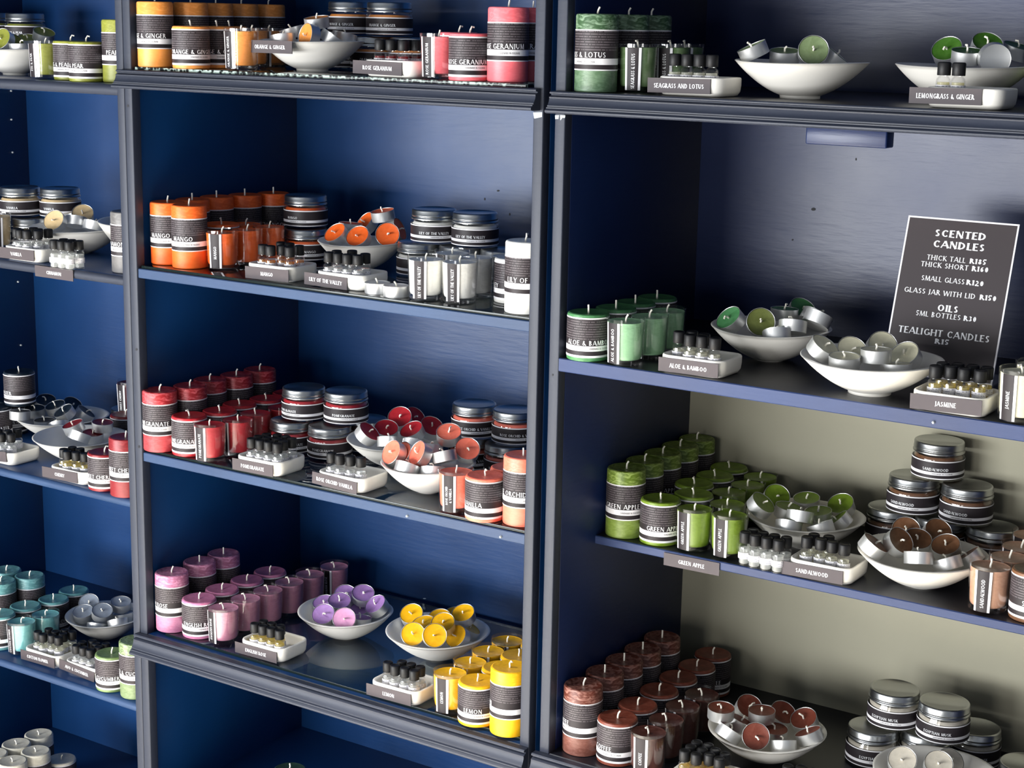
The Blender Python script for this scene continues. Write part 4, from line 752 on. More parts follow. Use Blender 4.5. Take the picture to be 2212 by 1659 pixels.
for scent,x,y,z,rz,lab,grp in [
 ('pear', -0.5553, 0.27, 1.5591, 19.3, 'lidded jar of lime-green wax, in front on the upper level', 'jars of lime-green wax'),
 ('pear', -0.6639, 0.29, 1.5591, 50.3, 'lidded jar of lime-green wax, at the left edge on the upper level', 'jars of lime-green wax'),
 ('pear', -0.5438, 0.26, 1.5061, 49.3, 'lidded jar of lime-green wax, under the front one, hidden by the bowl', 'jars of lime-green wax'),
 ('pear', -0.6639, 0.28, 1.5061, 50.4, 'lidded jar of lime-green wax, under the left one, hidden by the bowl', 'jars of lime-green wax'),
 ('og', 0.2418, 0.245, 1.5881, 8.9, 'lidded jar of amber-orange wax, upper left of the stacked pair', 'jars of amber-orange wax'),
 ('og', 0.3277, 0.235, 1.5881, 15.6, 'lidded jar of amber-orange wax, upper right of the stacked pair', 'jars of amber-orange wax'),
 ('og', 0.2241, 0.2463, 1.5351, 39.2, 'lidded jar of amber-orange wax, lower left, under the upper pair', 'jars of amber-orange wax'),
 ('og', 0.2978, 0.2335, 1.5351, 38.1, 'lidded jar of amber-orange wax, lower right, behind the ROSE GERANIUM bottles', 'jars of amber-orange wax'),
 ('og', 0.3726, 0.2352, 1.5351, 36.8, 'lidded jar of amber-orange wax, rearmost right, only its lid edge showing', 'jars of amber-orange wax'),
 ('van', -0.4466, 0.149, 1.2531, 24.7, 'lidded jar of beige wax, upper left of the stack', 'jars of beige wax'),
 ('van', -0.3803, 0.1837, 1.2531, 13.5, 'lidded jar of beige wax, upper right of the stack', 'jars of beige wax'),
 ('van', -0.4165, 0.1456, 1.2001, 29.4, 'lidded jar of beige wax, lower left, behind the oil bottles', 'jars of beige wax'),
 ('van', -0.3936, 0.2169, 1.2001, 48.2, 'lidded jar of beige wax, lower right, hidden behind the bowl', 'jars of beige wax'),
 ('mango', 0.1466, 0.2441, 1.2741, 2.4, 'lidded jar of bright orange wax, on top of the stack', 'jars of bright orange wax'),
 ('mango', 0.1606, 0.228, 1.2211, 50.4, 'lidded jar of bright orange wax, under the topmost one, behind amber bottles', 'jars of bright orange wax'),
 ('mango', 0.1121, 0.2849, 1.2211, 40.4, 'lidded jar of bright orange wax, lower left of the stack', 'jars of bright orange wax'),
 ('lily', 0.4239, 0.2266, 1.2741, 36.0, 'lidded jar of white wax, upper left of the stack', 'jars of white wax'),
 ('lily', 0.4984, 0.2323, 1.2741, 20.6, 'lidded jar of white wax, upper right of the stack', 'jars of white wax'),
 ('lily', 0.4024, 0.2184, 1.2211, 76.5, 'lidded jar of white wax, lower left, beside the tumblers', 'jars of white wax'),
 ('lily', 0.4768, 0.2266, 1.2211, 35.1, 'lidded jar of white wax, lower middle, hidden by the tumblers', 'jars of white wax'),
 ('lily', 0.5513, 0.2325, 1.2211, 33.7, 'lidded jar of white wax, lower right, hidden by the tumblers', 'jars of white wax'),
 ('pom', 0.2058, 0.1667, 0.9691, -9.5, 'lidded jar of crimson wax, upper left of the stack', 'jars of crimson wax'),
 ('pom', 0.2774, 0.1883, 0.9691, 31.0, 'lidded jar of crimson wax, upper right, reading POMEGRANATE', 'jars of crimson wax'),
 ('pom', 0.1958, 0.1465, 0.9161, 40.9, 'lidded jar of crimson wax, lower left of the stack', 'jars of crimson wax'),
 ('pom', 0.2701, 0.1552, 0.9161, 19.6, 'lidded jar of crimson wax, lower front, right of the oil dish', 'jars of crimson wax'),
 ('pom', 0.2879, 0.2279, 0.9161, 38.4, 'lidded jar of crimson wax, lower right, lid just showing behind', 'jars of crimson wax'),
 ('cher', -0.358, 0.3151, 0.8246, 46.4, 'lidded jar of cherry-red wax, under the raised tumbler, behind the short candle', 'jars of cherry-red wax'),
 ('coral', 0.4953, 0.2421, 0.9691, 34.6, 'lidded jar of coral wax, upper left of the stack', 'jars of coral wax'),
 ('coral', 0.5699, 0.2472, 0.9691, 43.1, 'lidded jar of coral wax, upper right, cut by the upright', 'jars of coral wax'),
 ('coral', 0.4899, 0.2429, 0.9161, 34.7, 'lidded jar of coral wax, lower left, behind coral tealights', 'jars of coral wax'),
 ('coral', 0.5642, 0.2343, 0.9161, 33.4, 'lidded jar of coral wax, lower right, swirled lid', 'jars of coral wax'),
 ('sand', 1.2157, 0.3549, 0.9981, 13.5, 'lidded jar of tan-brown wax, on the very top of the pyramid', 'jars of tan-brown wax'),
 ('sand', 1.1872, 0.342, 0.9451, -5.7, 'lidded jar of tan-brown wax, middle tier, left', 'jars of tan-brown wax'),
 ('sand', 1.2657, 0.3397, 0.9451, -7.5, 'lidded jar of tan-brown wax, middle tier, right', 'jars of tan-brown wax'),
 ('sand', 1.1561, 0.3471, 0.8921, 20.0, 'lidded jar of tan-brown wax, bottom tier, left', 'jars of tan-brown wax'),
 ('sand', 1.2306, 0.34, 0.8921, 18.3, 'lidded jar of tan-brown wax, bottom tier, middle, behind tealights', 'jars of tan-brown wax'),
 ('sand', 1.3054, 0.3396, 0.8921, 16.6, 'lidded jar of tan-brown wax, bottom tier, right', 'jars of tan-brown wax'),
 ('musk', 1.2033, 0.2796, 0.6476, -0.6, 'lidded jar of pale grey wax, upper left of the stack', 'jars of pale grey wax'),
 ('musk', 1.2779, 0.2747, 0.6476, 5.7, 'lidded jar of pale grey wax, upper right of the stack', 'jars of pale grey wax'),
 ('musk', 1.1846, 0.253, 0.5946, 25.1, 'lidded jar of pale grey wax, lower left, behind grey tealights', 'jars of pale grey wax'),
 ('musk', 1.2519, 0.2857, 0.5946, 18.2, 'lidded jar of pale grey wax, lower middle, behind grey tealights', 'jars of pale grey wax'),
 ('musk', 1.3059, 0.3374, 0.5946, 16.6, 'lidded jar of pale grey wax, lower right, behind the stack', 'jars of pale grey wax'),
 ('musk', 1.401, 0.2585, 0.5946, 14.8, 'lidded jar of pale grey wax, alone at the right picture edge', 'jars of pale grey wax'),
]:
    place(('jar',scent),jar(scent,TXT[scent]),(x,y,z),(0,0,radians(rz)),lab,'jar candle',grp)
for x,y,z,R,H,foot,lab in [
 (-0.4053, 0.115, 1.5061, 0.0699, 0.046, 1, 'white ceramic bowl, holding lime-green tealights at the top left'),
 (0.2726, 0.114, 1.5351, 0.0804, 0.046, 1, 'white ceramic bowl, holding amber tealights on the top middle shelf'),
 (1.0848, 0.105, 1.5281, 0.0845, 0.046, 1, 'white ceramic bowl, large, holding one upright green tealight, top right shelf'),
 (1.2727, 0.1699, 1.5281, 0.084, 0.046, 1, 'white ceramic bowl, large, behind the LEMONGRASS & GINGER dish'),
 (-0.2947, 0.1459, 1.2001, 0.084, 0.046, 0, 'white ceramic bowl, holding beige tealights behind the cinnamon bottles'),
 (-0.1262, 0.1504, 1.2001, 0.084, 0.07, 0, 'white ceramic bowl, half hidden by the grey CINNAMON pillar'),
 (0.2928, 0.2097, 1.2211, 0.0707, 0.046, 0, 'white ceramic bowl, holding bright orange tealights'),
 (1.0304, 0.1749, 1.1716, 0.0818, 0.046, 0, 'white ceramic bowl, holding green tealights on the ALOE shelf'),
 (1.2206, 0.0595, 1.1716, 0.0886, 0.046, 1, 'white ceramic bowl, holding cream tealights before the price sign'),
 (-0.4338, 0.217, 0.8246, 0.0863, 0.046, 0, 'white ceramic bowl, holding navy tealights'),
 (-0.2875, 0.1286, 0.8246, 0.084, 0.046, 0, 'white ceramic bowl, holding dark red tealights behind the CHERRY dish'),
 (0.3935, 0.1741, 0.9161, 0.0808, 0.046, 0, 'white ceramic bowl, holding crimson tealights'),
 (0.5193, 0.0867, 0.9161, 0.0719, 0.046, 0, 'white ceramic bowl, holding coral tealights'),
 (1.0631, 0.2536, 0.8921, 0.0847, 0.046, 0, 'white ceramic bowl, holding green tealights by the GREEN APPLE tumblers'),
 (1.2603, 0.1878, 0.8921, 0.0859, 0.046, 0, 'white ceramic bowl, holding brown tealights before the sandalwood jars'),
 (0.2814, 0.1812, 0.6001, 0.0802, 0.046, 0, 'white ceramic bowl, holding purple and pink tealights'),
 (0.4604, 0.198, 0.6001, 0.085, 0.046, 0, 'white ceramic bowl, holding yellow tealights'),
 (1.0581, 0.1716, 0.5946, 0.0838, 0.046, 0, 'white ceramic bowl, holding brown tealights on the COFFEE shelf'),
 (-0.3115, 0.1963, 0.4601, 0.075, 0.046, 0, 'white ceramic bowl, holding grey-blue tealights'),
 (1.3049, 0.1761, 0.5946, 0.084, 0.046, 0, 'white ceramic bowl, mostly below the picture, holding pale grey tealights'),
]:
    b_=bowl_obj((x,y,z),R,H,lab,x*7,foot)
    if 'amber' in lab: OGB=b_
for colr,x,y,z,nx,ny,nz,sp,lab,grp in [
 ('lily', 0.4623, 0.0336, 1.2211, 0.0, 0.0, 1.0, 56, 'white tealight standing on the glass beside the LILY OF THE VALLEY dish', 'loose white tealights'),
 ('lily', 0.5006, 0.0289, 1.2211, 0.0, 0.0, 1.0, 91, 'white tealight standing on the glass, touching the white tumbler', 'loose white tealights'),
 ('pear', -0.4075, 0.0999, 1.5624, 0.158, -0.889, 0.43, 123, 'lime-green tealight, leftmost, face tipped toward the viewer, top left shelf', 'lime-green tealights in a bowl'),
 ('pear', -0.4201, 0.1208, 1.5526, 0.814, -0.331, 0.478, 215, 'lime-green tealight, behind the leftmost, on edge, top left shelf', 'lime-green tealights in a bowl'),
 ('pear', -0.422, 0.1595, 1.5558, 0.24, -0.213, 0.947, 177, 'lime-green tealight, in the middle of the heap, top left shelf', 'lime-green tealights in a bowl'),
 ('pear', -0.3961, 0.1718, 1.567, 0.416, -0.11, 0.903, 114, 'lime-green tealight, at the back right, highest, top left shelf', 'lime-green tealights in a bowl'),
 ('pear', -0.3687, 0.0979, 1.5454, -0.02, -0.005, 1.0, 65, 'lime-green tealight, low at the front rim, top left shelf', 'lime-green tealights in a bowl'),
 ('og', 0.2805, 0.1175, 1.6004, -0.02, -0.186, 0.982, 159, 'amber-orange tealight, topmost, tipped toward the viewer, ORANGE & GINGER bowl', 'amber-orange tealights in a bowl'),
 ('og', 0.2955, 0.0912, 1.5856, -0.328, -0.919, 0.218, 104, 'amber-orange tealight, face turned left at the front, ORANGE & GINGER bowl', 'amber-orange tealights in a bowl'),
 ('og', 0.3035, 0.1142, 1.5771, 0.441, 0.371, 0.817, 78, 'amber-orange tealight, on its side at the right, ORANGE & GINGER bowl', 'amber-orange tealights in a bowl'),
 ('og', 0.2316, 0.1185, 1.5841, -0.231, -0.158, 0.96, 24, 'amber-orange tealight, left of the topmost, ORANGE & GINGER bowl', 'amber-orange tealights in a bowl'),
 ('og', 0.2482, 0.0767, 1.5736, -0.163, 0.023, 0.986, 251, 'amber-orange tealight, low at the left rim, ORANGE & GINGER bowl', 'amber-orange tealights in a bowl'),
 ('og', 0.2992, 0.155, 1.5774, 0.096, 0.192, 0.977, 103, 'amber-orange tealight, low at the right rim, ORANGE & GINGER bowl', 'amber-orange tealights in a bowl'),
 ('sage', 1.0942, 0.1153, 1.5839, 0.435, -0.847, 0.305, 289, 'sage green tealight, upright face toward the viewer, alone, top right shelf', 'sage green tealights in a bowl'),
 ('sage', 1.0569, 0.1127, 1.5715, 0.096, -0.179, 0.979, 136, 'sage green tealight, lying flat and dark left of the upright one, top right shelf', 'sage green tealights in a bowl'),
 ('sage', 1.0309, 0.0837, 1.5779, -0.353, -0.252, 0.901, 101, 'sage green tealight, at the left rim, top right shelf', 'sage green tealights in a bowl'),
 ('sage', 1.1033, 0.1482, 1.5713, 0.586, 0.209, 0.783, 203, 'sage green tealight, on edge right of the upright one, top right shelf', 'sage green tealights in a bowl'),
 ('lg', 1.244, 0.1958, 1.5839, 0.002, -0.761, 0.649, 271, 'dark green tealight, leftmost, face tipped up, top right shelf', 'dark green tealights in a bowl'),
 ('lg', 1.2768, 0.1641, 1.5773, 0.096, -0.179, 0.979, 115, 'dark green tealight, low in front of the topmost, top right shelf', 'dark green tealights in a bowl'),
 ('lg', 1.2849, 0.2064, 1.5906, 0.39, -0.525, 0.756, 148, 'dark green tealight, topmost with a pale wick, top right shelf', 'dark green tealights in a bowl'),
 ('lg', 1.3185, 0.1473, 1.5826, -0.46, 0.881, 0.109, 3, 'dark green tealight, turned away at the front rim, top right shelf', 'dark green tealights in a bowl'),
 ('lg', 1.315, 0.2331, 1.5839, 0.3, -0.09, 0.95, 134, 'dark green tealight, beside the right tumbler, top right shelf', 'dark green tealights in a bowl'),
 ('van', -0.3077, 0.112, 1.2527, 0.228, -0.817, 0.53, 210, 'beige tealight, face toward the viewer at the left, VANILLA shelf', 'beige tealights in a bowl'),
 ('van', -0.3159, 0.1779, 1.2563, 0.515, -0.529, 0.674, 44, 'beige tealight, large face at the back, VANILLA shelf', 'beige tealights in a bowl'),
 ('van', -0.2914, 0.1369, 1.2475, -0.171, 0.318, 0.933, 234, 'beige tealight, flat in the middle, cup side showing, VANILLA shelf', 'beige tealights in a bowl'),
 ('van', -0.2543, 0.1428, 1.242, -0.014, 0.359, 0.933, 98, 'beige tealight, low at the right, silver side showing, VANILLA shelf', 'beige tealights in a bowl'),
 ('van', -0.3506, 0.1731, 1.25, -0.044, -0.157, 0.987, 312, 'beige tealight, behind the middle one, VANILLA shelf', 'beige tealights in a bowl'),
 ('mango', 0.2718, 0.1796, 1.2706, -0.107, -0.684, 0.721, 299, 'bright orange tealight, leftmost, face tipped left, MANGO bowl', 'bright orange tealights in a bowl'),
 ('mango', 0.3095, 0.1867, 1.2688, 0.113, -0.743, 0.659, 339, 'bright orange tealight, front middle, tilted face, MANGO bowl', 'bright orange tealights in a bowl'),
 ('mango', 0.3391, 0.2191, 1.276, 0.51, -0.783, 0.355, 58, 'bright orange tealight, front right, face square to viewer, MANGO bowl', 'bright orange tealights in a bowl'),
 ('mango', 0.2749, 0.2554, 1.2823, -0.322, -0.708, 0.629, 242, 'bright orange tealight, back middle, on edge, MANGO bowl', 'bright orange tealights in a bowl'),
 ('mango', 0.3172, 0.236, 1.2992, -0.089, -0.175, 0.981, 235, 'bright orange tealight, topmost, tipped with a pale wick, MANGO bowl', 'bright orange tealights in a bowl'),
 ('mango', 0.2663, 0.2123, 1.2766, 0.062, 0.054, 0.997, 75, 'bright orange tealight, flat behind the left two, MANGO bowl', 'bright orange tealights in a bowl'),
 ('mango', 0.3279, 0.2435, 1.2791, 0.864, 0.246, 0.44, 5, 'bright orange tealight, on edge at the right rim, MANGO bowl', 'bright orange tealights in a bowl'),
 ('aloe', 0.99, 0.1436, 1.2194, -0.317, -0.649, 0.691, 263, 'jade-green tealight, leftmost, jade face turned left, ALOE & BAMBOO shelf', 'jade-green tealights in a bowl'),
 ('olive', 1.0236, 0.152, 1.2231, 0.469, -0.809, 0.354, 177, 'olive tealight, face square to the viewer, ALOE & BAMBOO shelf', 'olive tealights in a bowl'),
 ('aloe', 1.0381, 0.1975, 1.2242, 0.02, 0.026, 0.999, 280, 'jade-green tealight, topmost flat one with standing wick, ALOE & BAMBOO shelf', 'jade-green tealights in a bowl'),
 ('aloe', 1.0415, 0.2388, 1.225, 0.563, -0.316, 0.764, 219, 'jade-green tealight, at the back right, face toward viewer, ALOE & BAMBOO shelf', 'jade-green tealights in a bowl'),
 ('aloe', 1.0701, 0.155, 1.2158, -0.102, 0.302, 0.948, 0, 'jade-green tealight, silver side showing, right of centre, ALOE & BAMBOO shelf', 'jade-green tealights in a bowl'),
 ('aloe', 1.0621, 0.1265, 1.2056, -0.288, 0.405, 0.868, 78, 'jade-green tealight, low at the front rim, ALOE & BAMBOO shelf', 'jade-green tealights in a bowl'),
 ('aloe', 1.074, 0.207, 1.2216, 0.211, 0.594, 0.776, 153, 'jade-green tealight, on its side at the right, ALOE & BAMBOO shelf', 'jade-green tealights in a bowl'),
 ('aloe', 1.0942, 0.1743, 1.2265, 0.176, 0.47, 0.865, 131, 'jade-green tealight, rightmost at the rim, ALOE & BAMBOO shelf', 'jade-green tealights in a bowl'),
 ('jas', 1.1652, 0.0237, 1.2193, 0.567, -0.045, 0.823, 96, 'cream tealight, leftmost, tilted right, silver side showing, ALOE & BAMBOO shelf', 'cream tealights in a bowl'),
 ('jas', 1.1906, 0.0575, 1.215, 0.515, -0.529, 0.674, 152, 'cream tealight, second from left, face toward viewer, ALOE & BAMBOO shelf', 'cream tealights in a bowl'),
 ('jas', 1.2107, 0.1092, 1.2175, 0.537, -0.651, 0.537, 35, 'cream tealight, back middle, large face, ALOE & BAMBOO shelf', 'cream tealights in a bowl'),
 ('jas', 1.2376, 0.0298, 1.218, -0.022, -0.001, 1.0, 25, 'cream tealight, front middle, flat on top, ALOE & BAMBOO shelf', 'cream tealights in a bowl'),
 ('jas', 1.2607, 0.0798, 1.2132, -0.178, -0.676, 0.715, 242, 'cream tealight, right, face tipped left, ALOE & BAMBOO shelf', 'cream tealights in a bowl'),
 ('jas', 1.2055, 0.008, 1.2092, 0.034, -0.087, 0.996, 42, 'cream tealight, low at the front left, ALOE & BAMBOO shelf', 'cream tealights in a bowl'),
 ('jas', 1.2625, 0.0347, 1.2019, -0.079, 0.084, 0.993, 335, 'cream tealight, low at the front right, ALOE & BAMBOO shelf', 'cream tealights in a bowl'),
 ('navy', -0.4672, 0.1434, 0.8713, -0.007, 0.068, 0.998, 129, 'navy tealight, leftmost, silver side below, CHERRY shelf', 'navy tealights in a bowl'),
 ('navy', -0.484, 0.1939, 0.8663, 0.106, -0.104, 0.989, 190, 'navy tealight, second from left, tipped forward, CHERRY shelf', 'navy tealights in a bowl'),
 ('navy', -0.4969, 0.2316, 0.8755, 0.319, -0.237, 0.918, 167, 'navy tealight, back, dark oval face, CHERRY shelf', 'navy tealights in a bowl'),
 ('navy', -0.4546, 0.2233, 0.872, -0.039, -0.342, 0.939, 178, 'navy tealight, in the middle, overlapping, CHERRY shelf', 'navy tealights in a bowl'),
 ('navy', -0.4166, 0.2133, 0.8698, -0.168, -0.511, 0.843, 128, 'navy tealight, front right, boldly tipped, CHERRY shelf', 'navy tealights in a bowl'),
 ('navy', -0.4447, 0.1821, 0.8503, 0.005, -0.042, 0.999, 174, 'navy tealight, front, bluish top, CHERRY shelf', 'navy tealights in a bowl'),
 ('navy', -0.4193, 0.2511, 0.8607, 0.47, 0.388, 0.793, 308, 'navy tealight, rightmost, on its side, CHERRY shelf', 'navy tealights in a bowl'),
 ('navy', -0.4629, 0.2609, 0.8686, 0.652, -0.035, 0.757, 240, 'navy tealight, back right, partly hidden, CHERRY shelf', 'navy tealights in a bowl'),
 ('navy', -0.4018, 0.1805, 0.8513, -0.404, 0.213, 0.89, 342, 'navy tealight, low at the front, white side, CHERRY shelf', 'navy tealights in a bowl'),
 ('cher', -0.3085, 0.1353, 0.8734, -0.18, -0.298, 0.937, 275, 'dark cherry-red tealight, tipped at the top left, CHERRY shelf', 'dark cherry-red tealights in a bowl'),
 ('cher', -0.2694, 0.1045, 0.8682, 0.114, 0.431, 0.895, 310, 'dark cherry-red tealight, front, silver side showing, CHERRY shelf', 'dark cherry-red tealights in a bowl'),
 ('cher', -0.2797, 0.1493, 0.8577, 0.147, -0.076, 0.986, 200, 'dark cherry-red tealight, in the middle, dark face, CHERRY shelf', 'dark cherry-red tealights in a bowl'),
 ('cher', -0.2737, 0.1674, 0.8747, 0.118, -0.031, 0.993, 205, 'dark cherry-red tealight, at the back right, CHERRY shelf', 'dark cherry-red tealights in a bowl'),
 ('pom', 0.377, 0.2046, 0.9805, 0.336, -0.622, 0.707, 63, 'crimson tealight, topmost, red face toward viewer, POMEGRANATE shelf', 'crimson tealights in a bowl'),
 ('pom', 0.3781, 0.1644, 0.9668, 0.333, -0.351, 0.875, 27, 'crimson tealight, left of centre, tipped forward, POMEGRANATE shelf', 'crimson tealights in a bowl'),
 ('pom', 0.3679, 0.1213, 0.969, 0.647, 0.116, 0.754, 18, 'crimson tealight, leftmost, leaning on the rim, POMEGRANATE shelf', 'crimson tealights in a bowl'),
 ('pom', 0.4205, 0.1843, 0.967, -0.097, -0.521, 0.848, 155, 'crimson tealight, right of centre, tipped left, POMEGRANATE shelf', 'crimson tealights in a bowl'),
 ('pom', 0.4206, 0.2228, 0.9674, 0.595, -0.282, 0.752, 170, 'crimson tealight, right, behind the coral ones, POMEGRANATE shelf', 'crimson tealights in a bowl'),
 ('pom', 0.3739, 0.2348, 0.9742, 0.725, -0.141, 0.675, 315, 'crimson tealight, back, peeping behind the topmost, POMEGRANATE shelf', 'crimson tealights in a bowl'),
 ('pom', 0.4131, 0.1278, 0.9596, -0.186, 0.248, 0.951, 20, 'crimson tealight, front, flat silver side, POMEGRANATE shelf', 'crimson tealights in a bowl'),
 ('coral', 0.4804, 0.0623, 0.9705, -0.244, -0.845, 0.475, 340, 'coral tealight, leftmost, big face turned left, POMEGRANATE shelf', 'coral tealights in a bowl'),
 ('coral', 0.5253, 0.0691, 0.9745, -0.379, -0.787, 0.487, 75, 'coral tealight, middle front, face turned left, POMEGRANATE shelf', 'coral tealights in a bowl'),
 ('coral', 0.5307, 0.1239, 0.9915, 0.251, -0.409, 0.878, 36, 'coral tealight, topmost, face toward viewer, POMEGRANATE shelf', 'coral tealights in a bowl'),
 ('coral', 0.5544, 0.0821, 0.968, -0.355, 0.133, 0.925, 348, 'coral tealight, on its side right of middle, POMEGRANATE shelf', 'coral tealights in a bowl'),
 ('coral', 0.5638, 0.1226, 0.9747, 0.515, -0.529, 0.674, 256, 'coral tealight, rightmost, face toward viewer, POMEGRANATE shelf', 'coral tealights in a bowl'),
 ('coral', 0.5493, 0.0571, 0.9482, -0.17, 0.315, 0.934, 317, 'coral tealight, front, white cup side showing, POMEGRANATE shelf', 'coral tealights in a bowl'),
 ('coral', 0.512, 0.0384, 0.9514, 0.019, 0.485, 0.874, 4, 'coral tealight, front left, cup side showing, POMEGRANATE shelf', 'coral tealights in a bowl'),
 ('coral', 0.4757, 0.1051, 0.9671, -0.118, 0.522, 0.845, 207, 'coral tealight, at the back left, upturned cup, POMEGRANATE shelf', 'coral tealights in a bowl'),
 ('coral', 0.5148, 0.0954, 0.9683, -0.154, 0.386, 0.909, 110, 'coral tealight, at the back, cup side showing, POMEGRANATE shelf', 'coral tealights in a bowl'),
 ('coral', 0.4874, 0.0783, 0.9654, -0.247, -0.804, 0.54, 353, 'coral tealight, half hidden behind the leftmost, POMEGRANATE shelf', 'coral tealights in a bowl'),
 ('apple', 1.0097, 0.2055, 0.9467, 0.623, -0.025, 0.782, 6, 'apple-green tealight, leftmost, leaning on the rim, GREEN APPLE shelf', 'apple-green tealights in a bowl'),
 ('apple', 1.0061, 0.2705, 0.9441, 0.515, -0.529, 0.674, 343, 'apple-green tealight, back left, face toward viewer, GREEN APPLE shelf', 'apple-green tealights in a bowl'),
 ('apple', 1.0388, 0.243, 0.933, 0.164, -0.007, 0.986, 18, 'apple-green tealight, front left of centre, tipped, GREEN APPLE shelf', 'apple-green tealights in a bowl'),
 ('apple', 1.0511, 0.2847, 0.9387, 0.011, -0.234, 0.972, 117, 'apple-green tealight, back middle, flat face, GREEN APPLE shelf', 'apple-green tealights in a bowl'),
 ('apple', 1.0979, 0.3056, 0.9375, -0.064, -0.574, 0.816, 181, 'apple-green tealight, rightmost, face tipped left, GREEN APPLE shelf', 'apple-green tealights in a bowl'),
 ('apple', 1.0708, 0.2138, 0.9369, -0.058, 0.331, 0.942, 178, 'apple-green tealight, front, silver side showing, GREEN APPLE shelf', 'apple-green tealights in a bowl'),
 ('apple', 1.0824, 0.2561, 0.9312, -0.047, -0.148, 0.988, 167, 'apple-green tealight, right of centre, tipped, GREEN APPLE shelf', 'apple-green tealights in a bowl'),
 ('apple', 1.1044, 0.2203, 0.9246, -0.435, 0.073, 0.897, 233, 'apple-green tealight, low front right, pale side, GREEN APPLE shelf', 'apple-green tealights in a bowl'),
 ('apple', 1.1143, 0.2673, 0.9244, -0.625, -0.215, 0.751, 292, 'apple-green tealight, on its side at the right rim, GREEN APPLE shelf', 'apple-green tealights in a bowl'),
 ('apple', 1.0601, 0.1994, 0.9229, -0.068, 0.436, 0.897, 268, 'apple-green tealight, low front left, pale side, GREEN APPLE shelf', 'apple-green tealights in a bowl'),
 ('sand', 1.2047, 0.1368, 0.9404, 0.532, 0.188, 0.826, 102, 'brown tealight, leftmost, silver side showing, GREEN APPLE shelf', 'brown tealights in a bowl'),
 ('sand', 1.2287, 0.164, 0.9467, 0.705, -0.279, 0.652, 71, 'brown tealight, second from left, steep face, GREEN APPLE shelf', 'brown tealights in a bowl'),
 ('sand', 1.2195, 0.2292, 0.9436, 0.308, -0.672, 0.673, 312, 'brown tealight, back left, highest, GREEN APPLE shelf', 'brown tealights in a bowl'),
 ('sand', 1.2567, 0.2389, 0.946, 0.552, -0.497, 0.669, 104, 'brown tealight, back right, face toward viewer, GREEN APPLE shelf', 'brown tealights in a bowl'),
 ('sand', 1.245, 0.2025, 0.9382, 0.251, -0.409, 0.878, 338, 'brown tealight, centre, oval face, GREEN APPLE shelf', 'brown tealights in a bowl'),
 ('sand', 1.2862, 0.209, 0.9363, -0.028, -0.527, 0.849, 288, 'brown tealight, right of centre, face tipped, GREEN APPLE shelf', 'brown tealights in a bowl'),
 ('sand', 1.2721, 0.1391, 0.9357, -0.144, 0.276, 0.95, 231, 'brown tealight, front, silver side with wick above, GREEN APPLE shelf', 'brown tealights in a bowl'),
 ('sand', 1.3057, 0.164, 0.9281, -0.423, 0.143, 0.895, 97, 'brown tealight, front right, silver side, GREEN APPLE shelf', 'brown tealights in a bowl'),
 ('sand', 1.3237, 0.2046, 0.9285, -0.634, -0.091, 0.768, 97, 'brown tealight, rightmost, on its side, GREEN APPLE shelf', 'brown tealights in a bowl'),
 ('purple', 0.2665, 0.145, 0.6384, 0.264, -0.606, 0.751, 346, 'violet tealight, front left, bright violet face, LEMON shelf', 'violet tealights in a bowl'),
 ('pinktl', 0.305, 0.1503, 0.6403, 0.436, -0.679, 0.591, 217, 'pink tealight, front middle, face, LEMON shelf', 'pink tealights in a bowl'),
 ('purple', 0.2683, 0.1811, 0.6483, 0.257, -0.329, 0.909, 116, 'violet tealight, middle left, dark top, LEMON shelf', 'violet tealights in a bowl'),
 ('purple', 0.2524, 0.2154, 0.649, 0.367, -0.402, 0.839, 326, 'violet tealight, back left, bright face, LEMON shelf', 'violet tealights in a bowl'),
 ('purple', 0.2894, 0.2171, 0.6568, 0.333, -0.351, 0.875, 292, 'violet tealight, topmost right, tipped forward, LEMON shelf', 'violet tealights in a bowl'),
 ('purple', 0.3317, 0.2088, 0.6493, -0.174, -0.582, 0.794, 132, 'violet tealight, right, face tipped left, LEMON shelf', 'violet tealights in a bowl'),
 ('purple', 0.2913, 0.2141, 0.6297, -0.005, -0.4, 0.917, 195, 'violet tealight, deep in the middle, LEMON shelf', 'violet tealights in a bowl'),
 ('purple', 0.2351, 0.1833, 0.6369, 0.082, -0.348, 0.934, 321, 'violet tealight, deep at the left, LEMON shelf', 'violet tealights in a bowl'),
 ('purple', 0.3134, 0.1778, 0.6252, 0.008, 0.138, 0.99, 344, 'violet tealight, low at the front right, LEMON shelf', 'violet tealights in a bowl'),
 ('lemon', 0.4051, 0.2044, 0.651, 0.19, -0.585, 0.789, 246, 'yellow tealight, leftmost at the back, beside the rim, LEMON shelf', 'yellow tealights in a bowl'),
 ('lemon', 0.4469, 0.1494, 0.6472, 0.457, -0.709, 0.537, 183, 'yellow tealight, front left, large face, LEMON shelf', 'yellow tealights in a bowl'),
 ('lemon', 0.4885, 0.1472, 0.6572, 0.619, -0.672, 0.407, 232, 'yellow tealight, front middle, face square to viewer, LEMON shelf', 'yellow tealights in a bowl'),
 ('lemon', 0.4464, 0.2236, 0.6454, 0.131, -0.41, 0.903, 76, 'yellow tealight, back middle, LEMON shelf', 'yellow tealights in a bowl'),
 ('lemon', 0.485, 0.1803, 0.6598, 0.2, -0.513, 0.835, 46, 'yellow tealight, centre, overlapping, LEMON shelf', 'yellow tealights in a bowl'),
 ('lemon', 0.4995, 0.2176, 0.6668, 0.056, -0.485, 0.873, 8, 'yellow tealight, back right, tipped with dark cup, LEMON shelf', 'yellow tealights in a bowl'),
 ('lemon', 0.5093, 0.1923, 0.6417, -0.109, -0.768, 0.631, 243, 'yellow tealight, front right, face turned left, LEMON shelf', 'yellow tealights in a bowl'),
